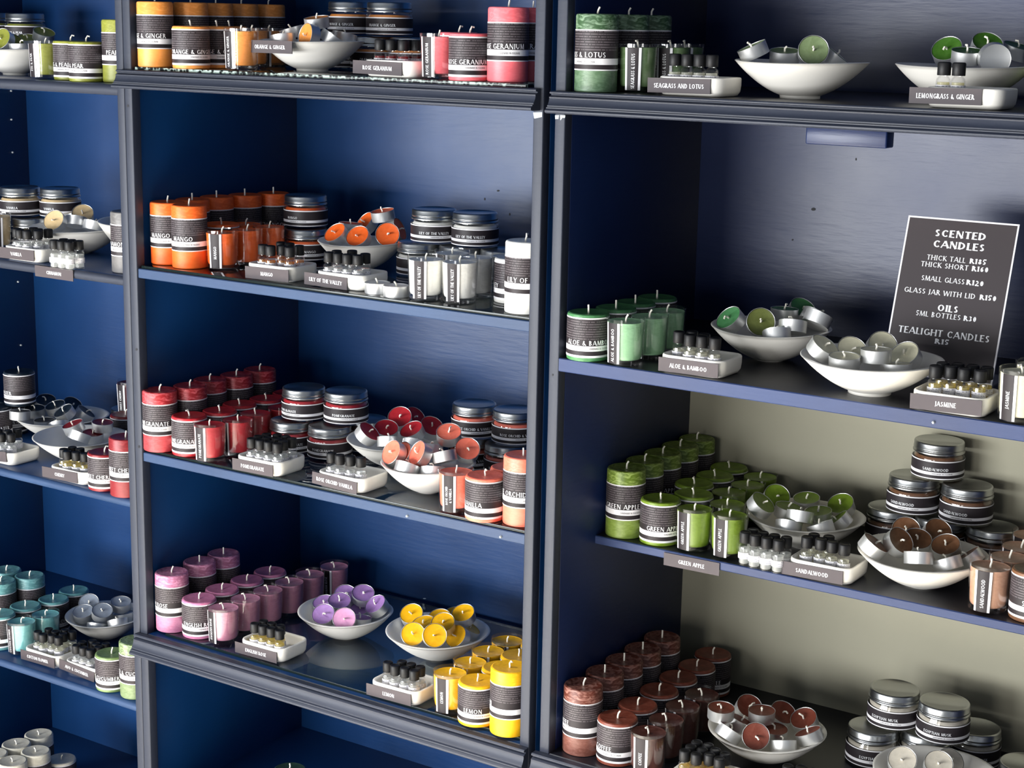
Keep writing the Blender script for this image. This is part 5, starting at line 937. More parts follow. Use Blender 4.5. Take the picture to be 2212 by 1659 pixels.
 ('lemon', 0.4521, 0.2588, 0.6402, 0.171, -0.291, 0.941, 346, 'yellow tealight, rearmost, partly hidden, LEMON shelf', 'yellow tealights in a bowl'),
 ('lemon', 0.4457, 0.1828, 0.6466, -0.064, -0.331, 0.941, 67, 'yellow tealight, deep at the left, LEMON shelf', 'yellow tealights in a bowl'),
 ('lemon', 0.4997, 0.2197, 0.6395, 0.433, 0.255, 0.865, 126, 'yellow tealight, low at the right, silver cup, LEMON shelf', 'yellow tealights in a bowl'),
 ('coffee', 1.0056, 0.1277, 0.658, 0.06, -0.07, 0.996, 169, 'reddish-brown tealight, leftmost, level top on the rim, COFFEE shelf', 'reddish-brown tealights in a bowl'),
 ('coffee', 1.0134, 0.1965, 0.6456, 0.498, -0.41, 0.764, 349, 'reddish-brown tealight, back left, face toward viewer, COFFEE shelf', 'reddish-brown tealights in a bowl'),
 ('coffee', 1.0477, 0.1743, 0.6479, 0.005, -0.042, 0.999, 265, 'reddish-brown tealight, topmost, level, COFFEE shelf', 'reddish-brown tealights in a bowl'),
 ('coffee', 1.0564, 0.2178, 0.6387, 0.503, -0.329, 0.799, 262, 'reddish-brown tealight, back right, dark face, COFFEE shelf', 'reddish-brown tealights in a bowl'),
 ('coffee', 1.0997, 0.2135, 0.6402, -0.097, -0.521, 0.848, 145, 'reddish-brown tealight, right, tipped left on the rim, COFFEE shelf', 'reddish-brown tealights in a bowl'),
 ('coffee', 1.0601, 0.1295, 0.6412, 0.386, -0.78, 0.493, 283, 'reddish-brown tealight, front, face square to viewer, COFFEE shelf', 'reddish-brown tealights in a bowl'),
 ('coffee', 1.0688, 0.1721, 0.6269, 0.08, -0.064, 0.995, 104, 'reddish-brown tealight, centre right, level, COFFEE shelf', 'reddish-brown tealights in a bowl'),
 ('coffee', 1.0217, 0.1502, 0.6359, 0.29, 0.297, 0.91, 297, 'reddish-brown tealight, middle left, silver side, COFFEE shelf', 'reddish-brown tealights in a bowl'),
 ('coffee', 1.0985, 0.1397, 0.6258, -0.239, 0.328, 0.914, 259, 'reddish-brown tealight, front right, white side, COFFEE shelf', 'reddish-brown tealights in a bowl'),
 ('coffee', 1.1249, 0.1753, 0.6354, -0.418, -0.038, 0.908, 169, 'reddish-brown tealight, rightmost, silver side, COFFEE shelf', 'reddish-brown tealights in a bowl'),
 ('coffee', 1.0227, 0.1102, 0.6359, 0.306, 0.532, 0.79, 15, 'reddish-brown tealight, front left, pale side, COFFEE shelf', 'reddish-brown tealights in a bowl'),
 ('cotton', -0.3666, 0.2063, 0.5065, 0.477, -0.561, 0.677, 143, 'grey-blue tealight, back left, face toward viewer, lower left shelf', 'grey-blue tealights in a bowl'),
 ('cotton', -0.3452, 0.172, 0.4984, 0.194, -0.325, 0.926, 179, 'grey-blue tealight, front left, pale top, lower left shelf', 'grey-blue tealights in a bowl'),
 ('cotton', -0.3087, 0.1828, 0.5057, 0.396, -0.259, 0.881, 271, 'grey-blue tealight, middle, dark tilted top, lower left shelf', 'grey-blue tealights in a bowl'),
 ('cotton', -0.3018, 0.2247, 0.5104, 0.195, -0.137, 0.971, 268, 'grey-blue tealight, back right, dark top, lower left shelf', 'grey-blue tealights in a bowl'),
 ('cotton', -0.3349, 0.2209, 0.4898, 0.336, 0.06, 0.94, 28, 'grey-blue tealight, behind the middle one, lower left shelf', 'grey-blue tealights in a bowl'),
 ('cotton', -0.3019, 0.1613, 0.4822, -0.154, 0.386, 0.909, 206, 'grey-blue tealight, low at the front, pale side, lower left shelf', 'grey-blue tealights in a bowl'),
 ('cotton', -0.2675, 0.1858, 0.4904, -0.404, 0.213, 0.89, 71, 'grey-blue tealight, low front right, pale side, lower left shelf', 'grey-blue tealights in a bowl'),
 ('cotton', -0.2896, 0.2211, 0.4889, -0.162, 0.026, 0.986, 77, 'grey-blue tealight, right of the middle, silver side, lower left shelf', 'grey-blue tealights in a bowl'),
 ('musk', 1.2639, 0.1566, 0.6464, 0.235, -0.656, 0.717, 53, 'pale grey tealight, left, round face with wick, COFFEE shelf', 'pale grey tealights in a bowl'),
 ('musk', 1.3085, 0.168, 0.6482, 0.307, -0.58, 0.754, 51, 'pale grey tealight, right front, pale face, COFFEE shelf', 'pale grey tealights in a bowl'),
 ('musk', 1.3076, 0.2128, 0.6345, 0.43, -0.496, 0.754, 210, 'pale grey tealight, behind the right front one, COFFEE shelf', 'pale grey tealights in a bowl'),
 ('musk', 1.2913, 0.1555, 0.6184, -0.02, -0.005, 1.0, 143, 'pale grey tealight, low in the middle, below the frame, COFFEE shelf', 'pale grey tealights in a bowl'),
]:
    q=Vector((nx,ny,nz)).to_track_quat('Z','Y'); e=(q @ Matrix.Rotation(radians(sp),3,'Z').to_quaternion()).to_euler()
    place(('tea',colr),tealight(colr),(x,y,z),e,lab,'tealight',grp)
for x,y,z,txt,pdx,ptop,pw,ptilt,lab in [
 (0.4954, 0.048, 1.5351, 'ROSE GERANIUM', -0.0164, 0.022, 0.0876, -0.8, 'white dish of oil bottles with ROSE GERANIUM plaque'),
 (0.9723, 0.048, 1.5281, 'SEAGRASS AND LOTUS', -0.0118, 0.0221, 0.0893, 0.6, 'white dish of oil bottles with SEAGRASS AND LOTUS plaque'),
 (1.3262, 0.048, 1.5281, 'LEMONGRASS & GINGER', -0.0195, 0.0233, 0.086, 0.6, 'white dish of oil bottles with LEMONGRASS & GINGER plaque'),
 (-0.2827, 0.0409, 1.2001, 'VANILLA', -0.0089, 0.0215, 0.0892, 0.6, 'white dish of oil bottles with VANILLA plaque'),
 (0.263, 0.052, 1.2211, 'MANGO', 0.0001, 0.0196, 0.0875, 1.0, 'white dish of oil bottles with MANGO plaque'),
 (0.3973, 0.0571, 1.2211, 'LILY OF THE VALLEY', -0.0221, 0.0197, 0.0823, -0.9, 'white dish of oil bottles with LILY OF THE VALLEY plaque'),
 (0.9953, 0.0412, 1.1716, 'ALOE & BAMBOO', -0.0013, 0.0208, 0.0866, 0.8, 'white dish of oil bottles with ALOE & BAMBOO plaque'),
 (1.3394, 0.0376, 1.1716, 'JASMINE', -0.0014, 0.0215, 0.0871, 1.7, 'white dish of oil bottles with JASMINE plaque'),
 (-0.3908, 0.054, 0.8246, '', -0.0194, 0.0226, 0.106, 4.2, 'white dish of clear bottles at left picture edge, before navy tealights'),
 (-0.1929, 0.0435, 0.8246, 'CHERRY', -0.015, 0.0216, 0.0879, 1.4, 'white dish of oil bottles with CHERRY plaque'),
 (0.2494, 0.0362, 0.9161, 'POMEGRANATE', -0.0064, 0.0193, 0.0843, 0.7, 'white dish of oil bottles with POMEGRANATE plaque'),
 (0.411, 0.0411, 0.9161, 'ROSE ORCHID VANILLA', -0.0068, 0.0206, 0.087, -2.3, 'white dish of oil bottles with ROSE ORCHID VANILLA plaque'),
 (1.1437, 0.153, 0.8921, 'SANDALWOOD', -0.0088, 0.0198, 0.0877, 1.3, 'white dish of oil bottles with SANDALWOOD plaque'),
 (0.2352, 0.0545, 0.6001, 'ENGLISH ROSE', -0.0075, 0.0192, 0.0894, 0.6, 'white dish of oil bottles with ENGLISH ROSE plaque'),
 (0.514, 0.0423, 0.6001, 'LEMON', -0.0064, 0.0198, 0.0854, 1.1, 'white dish of oil bottles with LEMON plaque'),
 (1.036, 0.037, 0.5946, 'COFFEE', -0.0328, 0.0222, 0.0, 5.3, 'white dish of golden oil bottles at bottom edge beside COFFEE tumbler'),
 (-0.3029, 0.0626, 0.4601, 'COTTON FLOWER', -0.0049, 0.0201, 0.0894, 1.6, 'white dish of oil bottles with COTTON FLOWER plaque'),
 (-0.1966, 0.0632, 0.4601, 'AVO & CUCUMBER', -0.009, 0.0215, 0.0892, -3.4, 'white dish of oil bottles with AVO & CUCUMBER plaque'),
 (1.172, 0.048, 0.5946, 'EGYPTIAN MUSK', -0.0051, 0.0523, 0.0, -2.0, 'white dish of dark oil bottles below the brown tealights bowl, mostly out of view'),
]:
    root=empty('soap_dish',(x,y,z)); ob('dish_body',DM,root); tag(root,lab,'dish','white dishes of oil bottles')
    if pw:
        p=ob('name_plaque',plaque_mesh(txt,pw),root); p.location=(pdx,-.0366,ptop); p.rotation_euler=(0,radians(-ptilt),0)
for liq,ty,x,y,z,rz,lab,grp in [
 ('rose', 0, 0.4642, 0.036, 1.5402, 4.2, 'dark red oil bottle, front left, in ROSE GERANIUM dish', 'oil bottles in the ROSE GERANIUM dish'),
 ('rose', 0, 0.4841, 0.036, 1.5402, 14.0, 'dark red oil bottle, front, second from left, in ROSE GERANIUM dish', 'oil bottles in the ROSE GERANIUM dish'),
 ('rose', 0, 0.5058, 0.036, 1.5402, 53.8, 'dark red oil bottle, front right, in ROSE GERANIUM dish', 'oil bottles in the ROSE GERANIUM dish'),
 ('rose', 0, 0.4874, 0.0695, 1.5402, 28.3, 'dark red oil bottle, back, second from right, in ROSE GERANIUM dish', 'oil bottles in the ROSE GERANIUM dish'),
 ('rose', 0, 0.505, 0.0695, 1.5402, 55.9, 'dark red oil bottle, back right, in ROSE GERANIUM dish', 'oil bottles in the ROSE GERANIUM dish'),
 ('rose', 0, 0.4639, 0.0695, 1.5402, 5.1, 'dark red oil bottle, back left, in ROSE GERANIUM dish', 'oil bottles in the ROSE GERANIUM dish'),
 ('pale', 0, 0.9408, 0.036, 1.5332, -9.5, 'pale oil bottle, first from left, in SEAGRASS AND LOTUS dish', 'oil bottles in the SEAGRASS AND LOTUS dish'),
 ('pale', 0, 0.9584, 0.036, 1.5332, -4.2, 'pale oil bottle, second from left, in SEAGRASS AND LOTUS dish', 'oil bottles in the SEAGRASS AND LOTUS dish'),
 ('pale', 0, 0.976, 0.036, 1.5332, 41.5, 'pale oil bottle, third from left, in SEAGRASS AND LOTUS dish', 'oil bottles in the SEAGRASS AND LOTUS dish'),
 ('pale', 0, 0.9936, 0.036, 1.5332, 50.2, 'pale oil bottle, fourth from left, in SEAGRASS AND LOTUS dish', 'oil bottles in the SEAGRASS AND LOTUS dish'),
 ('paleyellow', 0, 1.2947, 0.036, 1.5332, 8.9, 'pale yellow oil bottle, left, in LEMONGRASS & GINGER dish', 'oil bottles in the LEMONGRASS & GINGER dish'),
 ('paleyellow', 0, 1.3123, 0.036, 1.5332, 10.9, 'pale yellow oil bottle, right, in LEMONGRASS & GINGER dish', 'oil bottles in the LEMONGRASS & GINGER dish'),
 ('clear', 0, -0.3142, 0.0262, 1.2052, 69.0, 'clear oil bottle, far left, in VANILLA dish', 'oil bottles in the VANILLA dish'),
 ('clear', 0, -0.298, 0.0194, 1.2052, 60.2, 'clear oil bottle, front, second from left, in VANILLA dish', 'oil bottles in the VANILLA dish'),
 ('clear', 0, -0.2804, 0.0194, 1.2052, 64.0, 'clear oil bottle, front, third from left, in VANILLA dish', 'oil bottles in the VANILLA dish'),
 ('clear', 0, -0.2677, 0.0316, 1.2052, 70.2, 'clear oil bottle, front, fourth from left, in VANILLA dish', 'oil bottles in the VANILLA dish'),
 ('clear', 0, -0.285, 0.0483, 1.2052, 47.8, 'clear oil bottle, back, third from left, in VANILLA dish', 'oil bottles in the VANILLA dish'),
 ('clear', 0, -0.2689, 0.0555, 1.2052, 29.9, 'clear oil bottle, far right, in VANILLA dish', 'oil bottles in the VANILLA dish'),
 ('clear', 0, -0.3026, 0.0529, 1.2052, 73.7, 'clear oil bottle, rearmost, in VANILLA dish', 'oil bottles in the VANILLA dish'),
 ('amber', 0, 0.2402, 0.0329, 1.2262, 47.4, 'amber oil bottle, front left, in MANGO dish', 'oil bottles in the MANGO dish'),
 ('amber', 0, 0.2576, 0.0305, 1.2262, 19.3, 'amber oil bottle, front, second from left, in MANGO dish', 'oil bottles in the MANGO dish'),
 ('amber', 0, 0.2679, 0.0448, 1.2262, 65.8, 'amber oil bottle, front, third from left, in MANGO dish', 'oil bottles in the MANGO dish'),
 ('amber', 0, 0.2887, 0.0389, 1.2262, 48.8, 'amber oil bottle, front, fourth from left, in MANGO dish', 'oil bottles in the MANGO dish'),
 ('amber', 0, 0.2881, 0.062, 1.2262, 33.8, 'amber oil bottle, front right, in MANGO dish', 'oil bottles in the MANGO dish'),
 ('amber', 0, 0.2411, 0.0735, 1.2262, 12.6, 'amber oil bottle, rear left, in MANGO dish', 'oil bottles in the MANGO dish'),
 ('amber', 0, 0.2587, 0.0735, 1.2262, 57.8, 'amber oil bottle, rear right, in MANGO dish', 'oil bottles in the MANGO dish'),
 ('clear', 0, 0.3688, 0.0356, 1.2262, 20.1, 'clear oil bottle, far left, in LILY OF THE VALLEY dish', 'oil bottles in the LILY OF THE VALLEY dish'),
 ('clear', 0, 0.3864, 0.0356, 1.2262, 61.2, 'clear oil bottle, second from left, in LILY OF THE VALLEY dish', 'oil bottles in the LILY OF THE VALLEY dish'),
 ('clear', 0, 0.404, 0.0356, 1.2262, 4.3, 'clear oil bottle, front middle, in LILY OF THE VALLEY dish', 'oil bottles in the LILY OF THE VALLEY dish'),
 ('clear', 0, 0.4213, 0.039, 1.2262, 58.7, 'clear oil bottle, front, second from right, in LILY OF THE VALLEY dish', 'oil bottles in the LILY OF THE VALLEY dish'),
 ('clear', 0, 0.419, 0.0597, 1.2262, 35.5, 'clear oil bottle, far right, in LILY OF THE VALLEY dish', 'oil bottles in the LILY OF THE VALLEY dish'),
 ('clear', 0, 0.3827, 0.0736, 1.2262, 56.9, 'clear oil bottle, rear right, in LILY OF THE VALLEY dish', 'oil bottles in the LILY OF THE VALLEY dish'),
 ('clear', 0, 0.3658, 0.0576, 1.2262, 61.8, 'clear oil bottle, rear left, in LILY OF THE VALLEY dish', 'oil bottles in the LILY OF THE VALLEY dish'),
 ('pale', 0, 0.9657, 0.0304, 1.1767, 18.6, 'pale oil bottle, leftmost, in ALOE & BAMBOO dish', 'oil bottles in the ALOE & BAMBOO dish'),
 ('pale', 0, 0.9873, 0.0197, 1.1767, 40.7, 'pale oil bottle, second from left, in ALOE & BAMBOO dish', 'oil bottles in the ALOE & BAMBOO dish'),
 ('pale', 0, 1.0049, 0.0197, 1.1767, 50.4, 'pale oil bottle, third from left, in ALOE & BAMBOO dish', 'oil bottles in the ALOE & BAMBOO dish'),
 ('pale', 0, 1.0235, 0.0197, 1.1767, 4.1, 'pale oil bottle, rightmost, apart, in ALOE & BAMBOO dish', 'oil bottles in the ALOE & BAMBOO dish'),
 ('pale', 0, 0.9782, 0.0427, 1.1767, -6.2, 'pale oil bottle, rear left, in ALOE & BAMBOO dish', 'oil bottles in the ALOE & BAMBOO dish'),
 ('pale', 0, 0.9994, 0.0364, 1.1767, 44.5, 'pale oil bottle, rear right, in ALOE & BAMBOO dish', 'oil bottles in the ALOE & BAMBOO dish'),
 ('yellow', 0, 1.3141, 0.0276, 1.1767, -2.3, 'yellow oil bottle, front left, in JASMINE dish', 'oil bottles in the JASMINE dish'),
 ('yellow', 0, 1.3297, 0.0358, 1.1767, 37.5, 'yellow oil bottle, front, second from left, in JASMINE dish', 'oil bottles in the JASMINE dish'),
 ('yellow', 0, 1.3471, 0.0336, 1.1767, 10.5, 'yellow oil bottle, front, third from left, in JASMINE dish', 'oil bottles in the JASMINE dish'),
 ('yellow', 0, 1.3661, 0.0354, 1.1767, -19.1, 'yellow oil bottle, front right, in JASMINE dish', 'oil bottles in the JASMINE dish'),
 ('yellow', 0, 1.3145, 0.0514, 1.1767, -7.5, 'yellow oil bottle, rear left, in JASMINE dish', 'oil bottles in the JASMINE dish'),
 ('yellow', 0, 1.3311, 0.0572, 1.1767, 3.7, 'yellow oil bottle, rear, second from left, in JASMINE dish', 'oil bottles in the JASMINE dish'),
 ('yellow', 0, 1.3488, 0.0591, 1.1767, 3.7, 'yellow oil bottle, rear, third from left, in JASMINE dish', 'oil bottles in the JASMINE dish'),
 ('yellow', 0, 1.3664, 0.0585, 1.1767, 16.8, 'yellow oil bottle, rear right, in JASMINE dish', 'oil bottles in the JASMINE dish'),
 ('clear', 0, -0.3902, 0.0356, 0.8297, 71.9, 'clear oil bottle, front left, in dish before navy tealights', 'oil bottles in the dish before navy tealights'),
 ('clear', 0, -0.3748, 0.0442, 0.8297, 64.6, 'clear oil bottle, front right, in dish before navy tealights', 'oil bottles in the dish before navy tealights'),
 ('clear', 0, -0.416, 0.0512, 0.8297, 52.7, 'clear oil bottle, rear left, in dish before navy tealights', 'oil bottles in the dish before navy tealights'),
 ('clear', 0, -0.3999, 0.0582, 0.8297, 25.3, 'clear oil bottle, rear middle, in dish before navy tealights', 'oil bottles in the dish before navy tealights'),
 ('clear', 0, -0.3942, 0.0755, 0.8297, 33.1, 'clear oil bottle, far right, in dish before navy tealights', 'oil bottles in the dish before navy tealights'),
 ('yellow', 0, -0.2212, 0.0292, 0.8297, 55.9, 'yellow oil bottle, far left, in CHERRY dish', 'oil bottles in the CHERRY dish'),
 ('yellow', 0, -0.2051, 0.0222, 0.8297, 21.7, 'yellow oil bottle, second from left, in CHERRY dish', 'oil bottles in the CHERRY dish'),
 ('yellow', 0, -0.1883, 0.0277, 0.8297, 50.0, 'yellow oil bottle, front middle, in CHERRY dish', 'oil bottles in the CHERRY dish'),
 ('yellow', 0, -0.171, 0.0306, 0.8297, 48.1, 'yellow oil bottle, front right, in CHERRY dish', 'oil bottles in the CHERRY dish'),
 ('yellow', 0, -0.1724, 0.0481, 0.8297, 8.0, 'yellow oil bottle, far right, in CHERRY dish', 'oil bottles in the CHERRY dish'),
 ('yellow', 0, -0.2188, 0.0466, 0.8297, 29.5, 'yellow oil bottle, rear left, in CHERRY dish', 'oil bottles in the CHERRY dish'),
 ('yellow', 0, -0.2013, 0.0482, 0.8297, 25.7, 'yellow oil bottle, rear right, in CHERRY dish', 'oil bottles in the CHERRY dish'),
 ('clear', 0, 0.2281, 0.0147, 0.9212, 44.3, 'clear oil bottle, far left, in POMEGRANATE dish', 'oil bottles in the POMEGRANATE dish'),
 ('clear', 0, 0.2457, 0.0147, 0.9212, 53.2, 'clear oil bottle, front, second from left, in POMEGRANATE dish', 'oil bottles in the POMEGRANATE dish'),
 ('clear', 0, 0.2633, 0.0147, 0.9212, 2.0, 'clear oil bottle, front, third from left, in POMEGRANATE dish', 'oil bottles in the POMEGRANATE dish'),
 ('clear', 0, 0.2809, 0.0147, 0.9212, 47.1, 'clear oil bottle, front right, in POMEGRANATE dish', 'oil bottles in the POMEGRANATE dish'),
 ('clear', 0, 0.2775, 0.0325, 0.9212, 44.4, 'clear oil bottle, second row right, in POMEGRANATE dish', 'oil bottles in the POMEGRANATE dish'),
 ('clear', 0, 0.2777, 0.0529, 0.9212, 65.2, 'clear oil bottle, far right, apart, in POMEGRANATE dish', 'oil bottles in the POMEGRANATE dish'),
 ('clear', 0, 0.2264, 0.0322, 0.9212, 33.6, 'clear oil bottle, second row left, in POMEGRANATE dish', 'oil bottles in the POMEGRANATE dish'),
 ('clear', 0, 0.244, 0.0322, 0.9212, 25.8, 'clear oil bottle, second row middle, in POMEGRANATE dish', 'oil bottles in the POMEGRANATE dish'),
 ('clear', 0, 0.2607, 0.0378, 0.9212, 3.5, 'clear oil bottle, second row, second from right, in POMEGRANATE dish', 'oil bottles in the POMEGRANATE dish'),
 ('clear', 0, 0.2275, 0.0498, 0.9212, 42.5, 'clear oil bottle, rear left, in POMEGRANATE dish', 'oil bottles in the POMEGRANATE dish'),
 ('clear', 0, 0.2432, 0.0577, 0.9212, 13.3, 'clear oil bottle, rear middle, in POMEGRANATE dish', 'oil bottles in the POMEGRANATE dish'),
 ('clear', 0, 0.2608, 0.0577, 0.9212, 56.3, 'clear oil bottle, rear right, in POMEGRANATE dish', 'oil bottles in the POMEGRANATE dish'),
 ('clear', 0, 0.3844, 0.0212, 0.9212, 19.8, 'clear oil bottle, leftmost, in ROSE ORCHID VANILLA dish', 'oil bottles in the ROSE ORCHID VANILLA dish'),
 ('clear', 0, 0.4019, 0.0196, 0.9212, 15.0, 'clear oil bottle, second from left, in ROSE ORCHID VANILLA dish', 'oil bottles in the ROSE ORCHID VANILLA dish'),
 ('clear', 0, 0.4189, 0.0239, 0.9212, 26.9, 'clear oil bottle, third from left, in ROSE ORCHID VANILLA dish', 'oil bottles in the ROSE ORCHID VANILLA dish'),
 ('clear', 0, 0.4361, 0.0278, 0.9212, 42.4, 'clear oil bottle, rightmost, in ROSE ORCHID VANILLA dish', 'oil bottles in the ROSE ORCHID VANILLA dish'),
 ('pale', 0, 1.1161, 0.138, 0.8972, 5.3, 'pale oil bottle, front left, in SANDALWOOD dish', 'oil bottles in the SANDALWOOD dish'),
 ('pale', 0, 1.135, 0.1412, 0.8972, 4.9, 'pale oil bottle, front, second from left, in SANDALWOOD dish', 'oil bottles in the SANDALWOOD dish'),
 ('pale', 0, 1.1525, 0.1391, 0.8972, 41.9, 'pale oil bottle, front, third from left, in SANDALWOOD dish', 'oil bottles in the SANDALWOOD dish'),
 ('pale', 0, 1.1701, 0.138, 0.8972, -7.5, 'pale oil bottle, front right, in SANDALWOOD dish', 'oil bottles in the SANDALWOOD dish'),
 ('pale', 0, 1.1187, 0.1554, 0.8972, 25.0, 'pale oil bottle, rear left, in SANDALWOOD dish', 'oil bottles in the SANDALWOOD dish'),
 ('pale', 0, 1.1389, 0.1584, 0.8972, 37.1, 'pale oil bottle, rear right, in SANDALWOOD dish', 'oil bottles in the SANDALWOOD dish'),
 ('yellow', 0, 0.2125, 0.033, 0.6052, 31.5, 'yellow oil bottle, front left, in ENGLISH ROSE dish', 'oil bottles in the ENGLISH ROSE dish'),
 ('yellow', 0, 0.2301, 0.033, 0.6052, 19.0, 'yellow oil bottle, front, second from left, in ENGLISH ROSE dish', 'oil bottles in the ENGLISH ROSE dish'),
 ('yellow', 0, 0.2477, 0.033, 0.6052, 24.2, 'yellow oil bottle, front, third from left, in ENGLISH ROSE dish', 'oil bottles in the ENGLISH ROSE dish'),
 ('yellow', 0, 0.2653, 0.033, 0.6052, 47.0, 'yellow oil bottle, front right, in ENGLISH ROSE dish', 'oil bottles in the ENGLISH ROSE dish'),
 ('yellow', 0, 0.2156, 0.0503, 0.6052, 49.5, 'yellow oil bottle, rear left, in ENGLISH ROSE dish', 'oil bottles in the ENGLISH ROSE dish'),
 ('yellow', 0, 0.2332, 0.0503, 0.6052, 19.3, 'yellow oil bottle, rear middle, in ENGLISH ROSE dish', 'oil bottles in the ENGLISH ROSE dish'),
 ('yellow', 0, 0.2525, 0.0499, 0.6052, 12.3, 'yellow oil bottle, rear right, in ENGLISH ROSE dish', 'oil bottles in the ENGLISH ROSE dish'),
 ('clear', 0, 0.4892, 0.0274, 0.6052, 12.1, 'clear oil bottle, front left, in LEMON dish', 'oil bottles in the LEMON dish'),
 ('clear', 0, 0.5063, 0.0234, 0.6052, 33.0, 'clear oil bottle, front, second from left, in LEMON dish', 'oil bottles in the LEMON dish'),
 ('clear', 0, 0.5239, 0.0248, 0.6052, 51.3, 'clear oil bottle, front, third from left, in LEMON dish', 'oil bottles in the LEMON dish'),
 ('clear', 0, 0.5415, 0.0247, 0.6052, 32.5, 'clear oil bottle, front right, in LEMON dish', 'oil bottles in the LEMON dish'),
 ('clear', 0, 0.5043, 0.0432, 0.6052, 39.1, 'clear oil bottle, rear left, in LEMON dish', 'oil bottles in the LEMON dish'),
 ('clear', 0, 0.5219, 0.0432, 0.6052, 21.9, 'clear oil bottle, rear middle, in LEMON dish', 'oil bottles in the LEMON dish'),
 ('clear', 0, 0.5399, 0.0422, 0.6052, 49.1, 'clear oil bottle, rear right, in LEMON dish', 'oil bottles in the LEMON dish'),
 ('gold', 0, 1.0045, 0.0233, 0.5997, -5.3, 'golden oil bottle, front left, in dish below the coffee tumblers', 'oil bottles in the dish below the coffee tumblers'),
 ('gold', 0, 1.0221, 0.0233, 0.5997, 11.7, 'golden oil bottle, front, second from left, in dish below the coffee tumblers', 'oil bottles in the dish below the coffee tumblers'),
 ('gold', 0, 1.0375, 0.0323, 0.5997, 10.1, 'golden oil bottle, front, third from left, in dish below the coffee tumblers', 'oil bottles in the dish below the coffee tumblers'),
 ('gold', 0, 1.0546, 0.0283, 0.5997, -13.1, 'golden oil bottle, front right, in dish below the coffee tumblers', 'oil bottles in the dish below the coffee tumblers'),
 ('gold', 0, 1.0547, 0.046, 0.5997, -9.1, 'golden oil bottle, far right, in dish below the coffee tumblers', 'oil bottles in the dish below the coffee tumblers'),
 ('gold', 0, 1.0045, 0.0409, 0.5997, -5.5, 'golden oil bottle, second row left, in dish below the coffee tumblers', 'oil bottles in the dish below the coffee tumblers'),
 ('gold', 0, 1.0221, 0.0409, 0.5997, -13.1, 'golden oil bottle, second row middle, in dish below the coffee tumblers', 'oil bottles in the dish below the coffee tumblers'),
 ('gold', 0, 1.0375, 0.05, 0.5997, 10.6, 'golden oil bottle, second row right, in dish below the coffee tumblers', 'oil bottles in the dish below the coffee tumblers'),
 ('gold', 0, 1.0045, 0.0585, 0.5997, -5.7, 'golden oil bottle, rear left, in dish below the coffee tumblers', 'oil bottles in the dish below the coffee tumblers'),
 ('gold', 0, 1.0221, 0.0585, 0.5997, -13.3, 'golden oil bottle, rear right, in dish below the coffee tumblers', 'oil bottles in the dish below the coffee tumblers'),
 ('pale', 0, -0.3299, 0.0475, 0.4652, 32.4, 'pale oil bottle, front left, in COTTON FLOWER dish', 'oil bottles in the COTTON FLOWER dish'),
 ('pale', 0, -0.3126, 0.0443, 0.4652, 65.7, 'pale oil bottle, front, second from left, in COTTON FLOWER dish', 'oil bottles in the COTTON FLOWER dish'),
 ('pale', 0, -0.2964, 0.0512, 0.4652, 27.3, 'pale oil bottle, front, third from left, in COTTON FLOWER dish', 'oil bottles in the COTTON FLOWER dish'),
 ('pale', 0, -0.2788, 0.0507, 0.4652, 57.5, 'pale oil bottle, front right, in COTTON FLOWER dish', 'oil bottles in the COTTON FLOWER dish'),
 ('pale', 0, -0.285, 0.0671, 0.4652, 40.9, 'pale oil bottle, second row right, in COTTON FLOWER dish', 'oil bottles in the COTTON FLOWER dish'),
 ('pale', 0, -0.2802, 0.0841, 0.4652, 28.5, 'pale oil bottle, far right, in COTTON FLOWER dish', 'oil bottles in the COTTON FLOWER dish'),
 ('pale', 0, -0.3248, 0.0688, 0.4652, 35.9, 'pale oil bottle, rear left, in COTTON FLOWER dish', 'oil bottles in the COTTON FLOWER dish'),
 ('pale', 0, -0.305, 0.0672, 0.4652, 32.6, 'pale oil bottle, second row middle, in COTTON FLOWER dish', 'oil bottles in the COTTON FLOWER dish'),
 ('pale', 0, -0.2978, 0.0833, 0.4652, 52.1, 'pale oil bottle, rear right, in COTTON FLOWER dish', 'oil bottles in the COTTON FLOWER dish'),
 ('clear', 0, -0.2221, 0.0417, 0.4652, 40.4, 'clear oil bottle, far left, in AVO & CUCUMBER dish', 'oil bottles in the AVO & CUCUMBER dish'),
 ('clear', 0, -0.2045, 0.0417, 0.4652, 71.7, 'clear oil bottle, front, second from left, in AVO & CUCUMBER dish', 'oil bottles in the AVO & CUCUMBER dish'),
 ('clear', 0, -0.1869, 0.0417, 0.4652, 49.0, 'clear oil bottle, front middle, in AVO & CUCUMBER dish', 'oil bottles in the AVO & CUCUMBER dish'),
 ('clear', 0, -0.1852, 0.0593, 0.4652, 51.8, 'clear oil bottle, front right, in AVO & CUCUMBER dish', 'oil bottles in the AVO & CUCUMBER dish'),
 ('clear', 0, -0.2252, 0.0591, 0.4652, 65.6, 'clear oil bottle, rear left, in AVO & CUCUMBER dish', 'oil bottles in the AVO & CUCUMBER dish'),
 ('clear', 0, -0.2168, 0.0745, 0.4652, 19.6, 'clear oil bottle, rear middle, in AVO & CUCUMBER dish', 'oil bottles in the AVO & CUCUMBER dish'),
 ('clear', 0, -0.2005, 0.068, 0.4652, 30.0, 'clear oil bottle, rear right, in AVO & CUCUMBER dish', 'oil bottles in the AVO & CUCUMBER dish'),
 ('clear', 0, -0.1864, 0.0785, 0.4652, 24.1, 'clear oil bottle, far right, in AVO & CUCUMBER dish', 'oil bottles in the AVO & CUCUMBER dish'),
 ('dark', 0, 1.1562, 0.0695, 0.5997, 4.5, 'dark oil bottle, topmost in view, in dish below brown tealights', 'oil bottles in the dish below brown tealights'),
